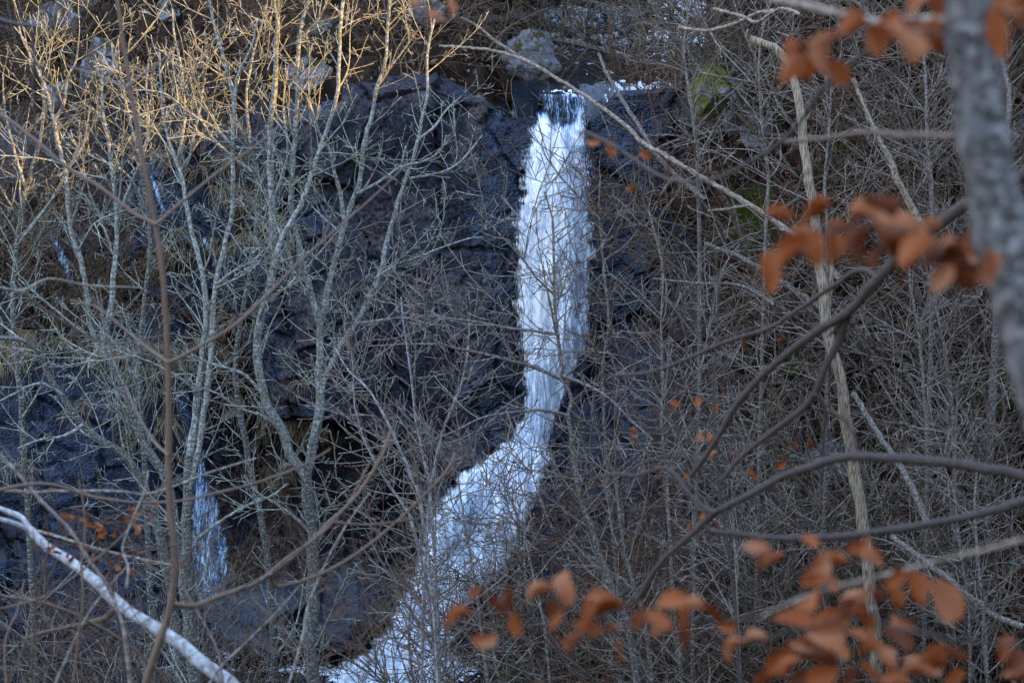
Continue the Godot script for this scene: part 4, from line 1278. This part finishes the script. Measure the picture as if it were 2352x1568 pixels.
func build_near() -> void:
	# the beech: trunk at the side of the picture, boughs across it, last year's leaves still on
	var foot_at := Vector3(1.25, ground(1.25, 3.4), -3.4)
	var t := thing("beech_tree", "smooth grey beech trunk close by with dry orange leaves still hanging", "tree", foot_at)
	var ctrl := PackedVector3Array([foot_at + Vector3(0, -0.2, 0), foot_at + Vector3(-0.03, 0.5, 0), P(2560, 1500, 3.5), P(2480, 1200, 3.5), P(2412, 950, 3.5), P(2335, 650, 3.5), P(2278, 400, 3.5), P(2242, 180, 3.5), P(2228, 0, 3.5), P(2215, -300, 3.5), P(2200, -900, 3.5)])
	var ln := spline(ctrl, 0.052, 0.034, 0.004)
	var mb := MB.new()
	mb.tube(ln[0], ln[1], 20, Color.WHITE, true)
	var trunk := part("trunk", mb, M.beech, t)
	# pale lichen patches on the bark
	for k in 70:
		var at: int = rng.randi_range(8, (ln[0] as PackedVector3Array).size() - 3)
		var c: Vector3 = ln[0][at]
		var r: float = ln[1][at]
		var ang := rnd(-1.4, 1.4)
		var o := MeshInstance3D.new()
		o.name = "lichen_patch"
		o.mesh = lichen(k % 5)
		o.material_override = M.pale_bark
		var nn := Vector3(sin(ang), 0, cos(ang))
		var s := rnd(0.006, 0.016)
		o.transform = Transform3D(Basis(Vector3.UP.cross(nn) * s, nn * 0.6 * s, Vector3.UP * s * rnd(0.7, 1.5)), c + nn * (r * 1.01) - trunk.get_parent().position)
		trunk.add_child(o, true)
	var org := foot_at
	var far_at := Vector3(2.3, ground(2.3, 7.2), -7.2)
	var t2 := thing("beech_tree", "dark forking beech limbs reaching in from behind the near trunk", "tree", far_at)
	var top_at := far_at
	top_at.y = 10.5
	var stem2 := spline(PackedVector3Array([far_at + Vector3(0, -0.2, 0), far_at.lerp(top_at, 0.35) + Vector3(0.05, 0, 0), far_at.lerp(top_at, 0.7), top_at]), 0.09, 0.05, 0.006)
	var mb2 := MB.new()
	mb2.tube(stem2[0], stem2[1], 14, Color.WHITE, true)
	part("trunk", mb2, M.beech, t2)
	wood("bough", t2, [2944, 40, 2700, 190, 2450, 345, 2290, 430, 2250, 452, 2160, 510, 2064, 589, 1997, 665, 1951, 715, 1891, 752, 1831, 795, 1764, 849, 1700, 920, 1640, 1020, 1585, 1095], 7.2, 8.4, 44, 12, M.beech_twig)
	wood("branch", t2, [1948, 718, 1944, 735, 1927, 782, 1897, 842, 1874, 899, 1847, 935, 1797, 975, 1764, 999, 1709, 1042, 1660, 1100], 7.9, 8.2, 22, 10, M.beech_twig)
	wood("branch", t2, [1874, 905, 1897, 942, 1891, 1002, 1893, 1060, 1885, 1110], 8.0, 8.1, 12, 8, M.beech_twig)
	wood("branch", t2, [1897, 940, 1944, 965, 1964, 1005, 1975, 1060, 2000, 1110], 8.0, 7.9, 9, 6, M.beech_twig)
	wood("branch", t2, [2020, 640, 1977, 619, 1917, 655, 1864, 692, 1814, 725, 1764, 755, 1676, 782, 1576, 825, 1493, 855, 1403, 862], 7.8, 8.8, 13, 8, M.beech_twig)
	wood("branch", t2, [2060, 595, 2020, 640, 1975, 690, 1940, 735, 1900, 775], 7.7, 8.0, 10, 6, M.beech_twig)
	wood("bough", t2, [2944, 1330, 2700, 1220, 2480, 1140, 2352, 1092, 2264, 1075, 2131, 1058, 1997, 1048, 1924, 1052, 1864, 1072, 1797, 1092, 1709, 1142, 1643, 1178, 1593, 1222, 1529, 1278, 1493, 1328, 1463, 1378], 7.2, 7.8, 34, 12, M.beech_twig)
	wood("branch", t2, [1643, 1178, 1603, 1155, 1569, 1115, 1543, 1082, 1516, 1075, 1459, 1092, 1409, 1088, 1360, 1100], 7.6, 7.9, 13, 7, M.beech_twig)
	wood("bough", t2, [2944, 960, 2700, 1050, 2470, 1120, 2352, 1152, 2264, 1175, 2164, 1198, 2064, 1215, 1964, 1228, 1864, 1235, 1764, 1235, 1700, 1228, 1626, 1218], 7.2, 7.0, 30, 14, M.beech_twig)
	wood("bough", t, [2460, 1205, 2352, 1238, 2264, 1262, 2164, 1285, 2081, 1308, 1997, 1328, 1897, 1355, 1800, 1390, 1740, 1420], 4.0, 4.4, 14, 6, M.dead_wood)
	wood("bough", t, [2230, 60, 2147, 43, 2031, 50, 1981, 43, 1914, 27, 1847, 10, 1791, 0, 1700, -20], 3.7, 5.0, 22, 14, M.dead_wood)
	wood("bough", t, [2270, 316, 2207, 313, 2064, 310, 1997, 303, 1897, 317, 1797, 327], 3.8, 6.6, 20, 9, M.brown_bark)
	wood("bough", t, [2240, 60, 2100, 50, 1997, 113, 1947, 157, 1897, 197, 1864, 247, 1814, 307, 1764, 347, 1676, 397, 1626, 413, 1576, 417, 1509, 400, 1409, 333, 1340, 300], 4.0, 7.4, 15, 7, M.beech_twig)
	wood("branch", t, [2100, 130, 2000, 190, 1900, 200, 1850, 215], 4.6, 5.2, 8, 5, M.beech_twig)
	for s in [[[2300, 20, 2330, 60, 2345, 120, 2330, 200], 3.2], [[2352, 330, 2310, 400, 2300, 440], 4.2]]:
		wood("branch", t, s[0], s[1], s[1] + 0.3, 9, 5, M.beech_twig)
	wood("branch", t, [1396, -60, 1402, 40, 1404, 110, 1410, 180], 7.0, 7.2, 7, 4, M.brown_bark)
	# leaf sprays, each on its own twig
	var low := wood("twig", t, [1740, 1420, 1640, 1425, 1500, 1430, 1380, 1440, 1250, 1430, 1130, 1440, 1040, 1430], 4.3, 4.1, 8, 4, M.beech_twig)
	spray(low[2], zoomed([[130, 465, 130, -25], [245, 545, 110, -40], [205, 375, 70, -50], [305, 380, 130, -80], [365, 485, 110, 70], [460, 365, 140, -25], [555, 350, 150, -80], [500, 430, 90, 80], [525, 480, 110, -60], [690, 450, 220, -25], [660, 400, 80, 0], [600, 560, 110, -60], [740, 510, 90, -15], [775, 590, 120, 80], [970, 400, 140, -20], [890, 490, 170, 20], [1035, 470, 170, -80], [1010, 550, 90, 60], [1130, 465, 150, 40], [1190, 500, 100, 30], [1215, 590, 120, -65], [1300, 540, 100, -20], [850, 470, 110, -70], [930, 520, 110, -10], [640, 510, 130, 10], [280, 420, 100, 60], [1060, 430, 100, 20]]), 4.15, org)
	var mid := wood("twig", t, [2352, 1480, 2200, 1470, 2060, 1440, 1950, 1420, 1850, 1440, 1760, 1470], 3.8, 4.2, 9, 5, M.beech_twig)
	spray(mid[2], zoomed([[1300, 200, 130, 15], [1380, 240, 110, -30], [1510, 165, 90, 20], [1560, 255, 150, -25], [1640, 230, 110, 50], [1720, 180, 110, -65], [1745, 235, 100, 10], [1530, 320, 110, -40], [1500, 390, 130, -40], [1600, 330, 80, 60], [1690, 370, 120, -35], [1790, 370, 100, 50], [1835, 400, 110, 75], [1850, 310, 110, -15], [1910, 370, 170, 65], [2030, 390, 220, 55], [1450, 490, 180, 5], [1600, 470, 160, -15], [1720, 480, 150, 45], [1580, 520, 180, 10], [1850, 550, 160, 30], [1700, 540, 130, 20], [1390, 620, 170, -55], [1530, 630, 170, 25], [1560, 690, 160, -20], [1440, 660, 120, -50], [1650, 690, 120, -60], [1800, 640, 120, 50], [2010, 620, 150, -35], [2080, 620, 120, 30], [1900, 640, 100, -20], [2290, 590, 120, -40], [2330, 640, 130, -20], [1960, 690, 160, -10], [1750, 690, 130, 40], [2330, 700, 150, 0], [1880, 480, 110, 40], [1480, 570, 120, 30], [1660, 430, 110, -60], [1990, 650, 130, 20], [1620, 600, 120, 10], [1760, 590, 130, -20], [1350, 710, 130, -30], [1850, 720, 130, 20], [2080, 700, 110, -10], [1480, 720, 130, 10], [1330, 240, 90, -50]]), 4.0, org)
	var hang := wood("twig", t, [2290, 560, 2230, 560, 2150, 545, 2060, 530, 1960, 525, 1880, 530, 1800, 560], 3.5, 3.8, 8, 4, M.beech_twig)
	spray(hang[2], [[1785, 625, 110, -55], [1830, 590, 100, -40], [1850, 545, 90, 30], [1880, 500, 90, -30], [1905, 560, 80, 60], [1795, 500, 80, 10], [1925, 520, 60, 0], [1990, 555, 110, -65], [2000, 500, 90, -20], [2025, 480, 90, 50], [2060, 520, 120, 20], [2090, 560, 90, 60], [2020, 590, 70, -80], [2130, 525, 60, 30], [2120, 585, 110, -30], [2170, 600, 120, -10], [2200, 570, 90, 20], [2165, 640, 80, -60], [2215, 630, 110, 60], [2255, 560, 110, 70], [2275, 610, 90, 75], [2240, 600, 90, -20], [1860, 575, 100, 70], [1955, 540, 90, 10], [2045, 555, 100, 75]], 3.6, org)
	var top := wood("twig", t, [2200, 80, 2120, 75, 2040, 70, 1960, 85, 1890, 95, 1830, 125], 3.4, 3.8, 8, 4, M.beech_twig)
	spray(top[2], [[1815, 150, 90, -50], [1835, 120, 80, -20], [1860, 160, 70, 80], [1905, 120, 110, -75], [1925, 160, 80, 50], [1960, 75, 90, -20], [2005, 90, 90, 60], [2035, 70, 80, -70], [2070, 100, 110, 80], [2090, 70, 80, -30], [2110, 95, 80, 70], [2150, 85, 90, 85], [2110, 10, 70, -30], [2155, 8, 70, 40], [2320, 30, 120, 50], [2308, 70, 140, 80], [2340, 5, 100, 10], [1845, 140, 90, 40], [2060, 60, 90, 10]], 3.6, org)
	# stray leaves on thin shoots farther off
	var stray := wood("twig", t, [1320, 300, 1365, 322, 1410, 340, 1460, 345, 1520, 370, 1560, 400], 6.2, 7.0, 5, 3, M.beech_twig)
	spray(stray[2], [[1362, 325, 34, 20], [1400, 345, 38, -80], [1482, 358, 32, 50], [1540, 392, 34, 80], [1452, 440, 24, -20]], 6.5, org)
	var upper := wood("twig", t, [1240, 30, 1120, 45, 1040, 42, 990, 30, 930, 0, 900, -30], 5.0, 5.4, 5, 3, M.beech_twig)
	spray(upper[2], [[1030, 12, 50, 80], [1000, 42, 46, 20], [945, 12, 34, 60]], 5.2, org)

	# young beech with small orange leaves in the thicket
	var yb := thing("beech_sapling", "young beech with small orange leaves scattered through the thicket", "sapling", P(1700, 1700, 9.4))
	var stem := wood("stem", yb, [1700, 1700, 1690, 1400, 1650, 1100, 1640, 900, 1650, 700, 1640, 520], 9.4, 9.6, 9, 3, M.beech_twig)
	for k in 9:
		var y0 := rnd(600, 1250)
		var dir := -1.0 if k % 2 == 0 else 1.0
		var len_ := rnd(120, 260)
		var x0 := 1645.0 + (y0 - 700.0) * 0.06
		var pts := [x0, y0, x0 + dir * len_ * 0.5, y0 - rnd(10, 60), x0 + dir * len_, y0 - rnd(10, 40)]
		var b := wood("branch", yb, pts, 9.5, 9.6, 5, 2.5, M.beech_twig)
		var rows := []
		for j in 3:
			var u := rng.randf()
			rows.push_back([x0 + dir * len_ * u + rnd(-12, 12), y0 - 35 * u + rnd(0, 30), rnd(18, 30), rnd(-90, 90)])
		spray(b[2], rows, 9.5, yb.position)
	var yb2 := thing("beech_sapling", "young beech with small orange leaves behind the pale fallen trunk", "sapling", P(300, 1720, 9.8))
	wood("stem", yb2, [300, 1720, 280, 1500, 250, 1300, 235, 1180, 220, 1060], 9.8, 10, 8, 3, M.beech_twig)
	for k in 13:
		var y0 := rnd(1090, 1330)
		var dir := -1.0 if k % 2 == 0 else 1.0
		var len_ := rnd(90, 240)
		var x0 := 245.0 + (y0 - 1250.0) * 0.1
		var b := wood("branch", yb2, [x0, y0, x0 + dir * len_ * 0.5, y0 - rnd(0, 50), x0 + dir * len_, y0 - rnd(0, 50)], 9.9, 10.0, 5, 2.5, M.beech_twig)
		var rows := []
		for j in 4:
			var u := rng.randf()
			rows.push_back([x0 + dir * len_ * u + rnd(-12, 12), y0 - 35 * u + rnd(0, 30), rnd(15, 28), rnd(-90, 90)])
		spray(b[2], rows, 9.9, yb2.position)
	# brown sapling with paired boughs
	var sp := thing("sapling", "straight brown sapling with paired upswept branches before the willows", "sapling", Vector3(P(300, 1760, 8.5).x, ground(-1.3, 8.5), -8.5))
	wood("stem", sp, [300, 1760, 327, 1600, 357, 1495, 380, 1428, 397, 1362, 400, 1262, 390, 1178, 387, 1045, 386, 900, 383, 780, 372, 620, 357, 515, 330, 380, 310, 270, 290, 150, 270, 0, 262, -60], 8.4, 8.9, 20, 9, M.brown_bark)
	for s in [[[357, 515, 300, 485, 230, 430, 157, 388, 90, 330, 40, 290, -20, 250], 10, 7], [[357, 515, 420, 460, 500, 395, 590, 333, 640, 290], 9, 5], [[157, 388, 172, 360, 178, 335], 6, 3], [[386, 832, 340, 800, 290, 760, 220, 705, 160, 690], 8, 4], [[386, 832, 440, 805, 540, 745, 620, 670, 700, 590, 780, 520, 870, 440, 930, 380], 10, 4], [[290, 205, 230, 175, 150, 150], 6, 3], [[290, 200, 340, 160, 400, 120], 6, 3],
		[[397, 1388, 443, 1392, 517, 1365, 588, 1338, 638, 1305, 705, 1252, 755, 1202, 821, 1135, 878, 1045, 900, 980], 15, 8], [[620, 1318, 631, 1347, 688, 1335, 771, 1302, 855, 1245, 921, 1188, 1021, 1088, 1045, 1040], 10, 6], [[600, 1332, 660, 1280, 720, 1240, 790, 1170, 850, 1060], 8, 5], [[771, 1200, 850, 1205, 930, 1195, 970, 1190], 7, 4], [[387, 1045, 350, 1010, 310, 940, 290, 890], 8, 4]]:
		wood("branch", sp, s[0], 8.6, 9.0, s[1], s[2], M.brown_bark)
	# shoots across the near corner
	var sh := thing("hazel_bush", "tangled brown hazel shoots crossing the near corner over the pale trunk", "shrub", Vector3(-1.9, ground(-1.9, 9.2), -9.2))
	for s in [[[-40, 1140, 0, 1125, 67, 1112, 133, 1115, 200, 1138, 300, 1153, 400, 1152, 483, 1135, 588, 1108, 688, 1072, 760, 1030], 10, 6], [[-40, 1120, 60, 1130, 133, 1128, 267, 1128, 330, 1135, 383, 1122, 480, 1085, 588, 1052], 9, 5], [[-20, 1362, 0, 1368, 83, 1382, 150, 1402, 213, 1432, 290, 1478, 360, 1540, 400, 1600], 10, 9], [[-30, 1010, 17, 1062, 83, 1138, 160, 1218, 200, 1282, 247, 1345, 267, 1395, 283, 1445, 297, 1565, 300, 1640], 8, 13],
		[[160, 1640, 175, 1500, 190, 1370, 185, 1300, 195, 1200, 180, 1100], 9, 5], [[70, 1640, 75, 1500, 85, 1380, 110, 1250, 100, 1180], 7, 4], [[20, 1640, 10, 1480, 40, 1400, 55, 1330], 7, 4], [[290, 1350, 293, 1300, 280, 1260, 300, 1200, 330, 1130, 340, 1080], 7, 4], [[-10, 1400, 100, 1370, 200, 1300, 280, 1230, 330, 1170, 390, 1090], 7, 4], [[100, 1640, 130, 1560, 190, 1430, 230, 1370, 300, 1290], 8, 4], [[440, 1640, 500, 1540, 560, 1480, 640, 1400, 700, 1330], 8, 4], [[520, 1640, 500, 1500, 450, 1400, 410, 1330], 7, 4], [[640, 1640, 690, 1480, 710, 1380, 780, 1230, 850, 1130], 7, 4], [[960, 1640, 940, 1480, 945, 1370, 955, 1280], 9, 5], [[0, 660, 50, 668, 110, 640, 200, 655, 320, 660], 8, 4], [[50, 672, 130, 730, 200, 770, 260, 790, 330, 778, 400, 765], 7, 4]]:
		wood("shoot", sh, s[0], rnd(8.6, 9.4), rnd(9.0, 10.0), s[1] * 0.9, s[2] * 0.8, M.brown_bark if rng.randf() < 0.6 else M.twig_grey)
	var tips := PackedVector3Array()
	var tw := MB.new()
	for k in 90:
		var p := P(rnd(-40, 1000), rnd(1330, 1640), rnd(7.0, 10.0))
		grow(tw, p, Vector3(rnd(-0.8, 0.8), rnd(0.2, 1.0), rnd(-0.3, 0.3)).normalized(), rnd(0.25, 0.6), 0.003, 1, with(BRUSH, {"tip": 0.0012, "per": 7.0, "step": 0.06}), tips)
	part("twigs", tw, M.brown_bark, sh, true)
	# dark twisted branch in the upper corner
	var dk := thing("dead_branch", "thin dark crooked branch hanging into the upper corner", "branch", P(-60, 40, 8.0))
	for s in [[[-60, 30, 0, 45, 30, 54, 80, 58], 11, 10], [[78, 58, 74, 100, 78, 145, 74, 200, 80, 250, 78, 300], 9, 4], [[78, 140, 110, 180, 130, 220, 160, 280, 200, 300, 260, 325, 320, 335], 6, 3], [[0, 60, 30, 75, 60, 105], 5, 3], [[-20, 250, 30, 300, 90, 340, 160, 390], 5, 3]]:
		wood("branch", dk, s[0], 8.0, 8.1, s[1], s[2], M.dark_twig)
	# pale fallen trunk across the near corner
	var lg := thing("fallen_log", "pale smooth fallen trunk slanting across the near corner", "log", P(620, 1660, 9.6))
	wood("trunk", lg, [700, 1730, 620, 1650, 520, 1565, 450, 1512, 383, 1458, 300, 1405, 247, 1362, 200, 1318, 153, 1285, 107, 1255, 67, 1215], 9.4, 10.4, 42, 20, M.pale_bark)
	wood("limb", lg, [70, 1218, 50, 1190, 20, 1175, -30, 1155], 10.4, 10.5, 15, 11, M.pale_bark)
	wood("limb", lg, [80, 1225, 40, 1205, 0, 1192, -40, 1185], 10.4, 10.3, 15, 11, M.pale_bark)
	wood("limb", lg, [262, 1400, 240, 1420, 193, 1432, 117, 1448, 50, 1468], 10.0, 9.6, 17, 9, M.brown_bark)
	wood("limb", lg, [70, 1216, 110, 1225, 170, 1245, 260, 1270, 330, 1285, 400, 1300], 10.4, 10.2, 8, 6, M.dead_wood)

func lichen(k: int) -> ArrayMesh:
	if not lichen_shapes.has(k):
		var mb := MB.new()
		var r := RandomNumberGenerator.new()
		r.seed = 90 + k
		var q := 0
		mb.v.push_back(Vector3(0, 0.3, 0))
		mb.n.push_back(Vector3.UP)
		mb.c.push_back(Color.WHITE)
		for j in 11:
			var a := TAU * j / 11
			var rr := r.randf_range(0.6, 1.2)
			mb.v.push_back(Vector3(cos(a) * rr, 0.0, sin(a) * rr))
			mb.n.push_back(Vector3.UP)
			mb.c.push_back(Color.WHITE)
		for j in 11:
			mb.i.append_array(PackedInt32Array([0, 1 + j, 1 + (j + 1) % 11]))
		lichen_shapes[k] = mb.mesh()
	return lichen_shapes[k]

var lichen_shapes := {}

func _ready() -> void:
	rng.seed = 20240311
	# camera
	var cam := Camera3D.new()
	cam.name = "camera"
	cam.position = EYE
	cam.rotation_degrees = Vector3(-PITCH, 0, 0)
	var lens := CameraAttributesPhysical.new()
	lens.frustum_focal_length = 12.0 / (784.0 / FPX)
	lens.frustum_focus_distance = 19.5
	lens.exposure_aperture = 4.0
	lens.frustum_near = 0.05
	lens.frustum_far = 400.0
	cam.attributes = lens
	cam.fov = rad_to_deg(2.0 * atan(784.0 / FPX))
	cam.near = 0.05
	cam.far = 400.0
	cam.current = true
	add_child(cam)
	# sky and sun
	var sky := ProceduralSkyMaterial.new()
	sky.sky_top_color = lin(0.235, 0.36, 0.61)
	sky.sky_horizon_color = lin(0.735, 0.76, 0.81)
	sky.sky_curve = 0.25
	sky.ground_bottom_color = lin(0.08, 0.07, 0.06)
	sky.ground_horizon_color = lin(0.3, 0.33, 0.38)
	var s := Sky.new()
	s.sky_material = sky
	var env := Environment.new()
	env.background_mode = Environment.BG_SKY
	env.sky = s
	env.tonemap_mode = Environment.TONE_MAPPER_LINEAR
	env.tonemap_exposure = 5.3
	env.sdfgi_enabled = true
	env.ssao_enabled = true
	env.ssil_enabled = true
	var we := WorldEnvironment.new()
	we.name = "world"
	we.environment = env
	add_child(we)
	var sun := DirectionalLight3D.new()
	sun.name = "sun"
	var e := deg_to_rad(17.6)
	var az := deg_to_rad(70.0)
	var to_sun := Vector3(cos(e) * sin(az), sin(e), cos(e) * cos(az))
	sun.basis = Basis.looking_at(-to_sun, Vector3.UP)
	sun.light_color = Color(1.0, 0.77, 0.38)
	sun.light_energy = 0.75
	sun.light_angular_distance = 0.5
	sun.shadow_enabled = true
	add_child(sun)
	var t0 := Time.get_ticks_msec()
	make_materials()
	build_terrain()
	print("terrain ", Time.get_ticks_msec() - t0)
	build_water()
	print("water ", Time.get_ticks_msec() - t0)
	make_leaves()
	build_stones()
	build_willows()
	print("willows ", Time.get_ticks_msec() - t0)
	build_middle_trees()
	print("middle ", Time.get_ticks_msec() - t0)
	build_thicket()
	print("thicket ", Time.get_ticks_msec() - t0)
	build_near()
	print("near ", Time.get_ticks_msec() - t0)
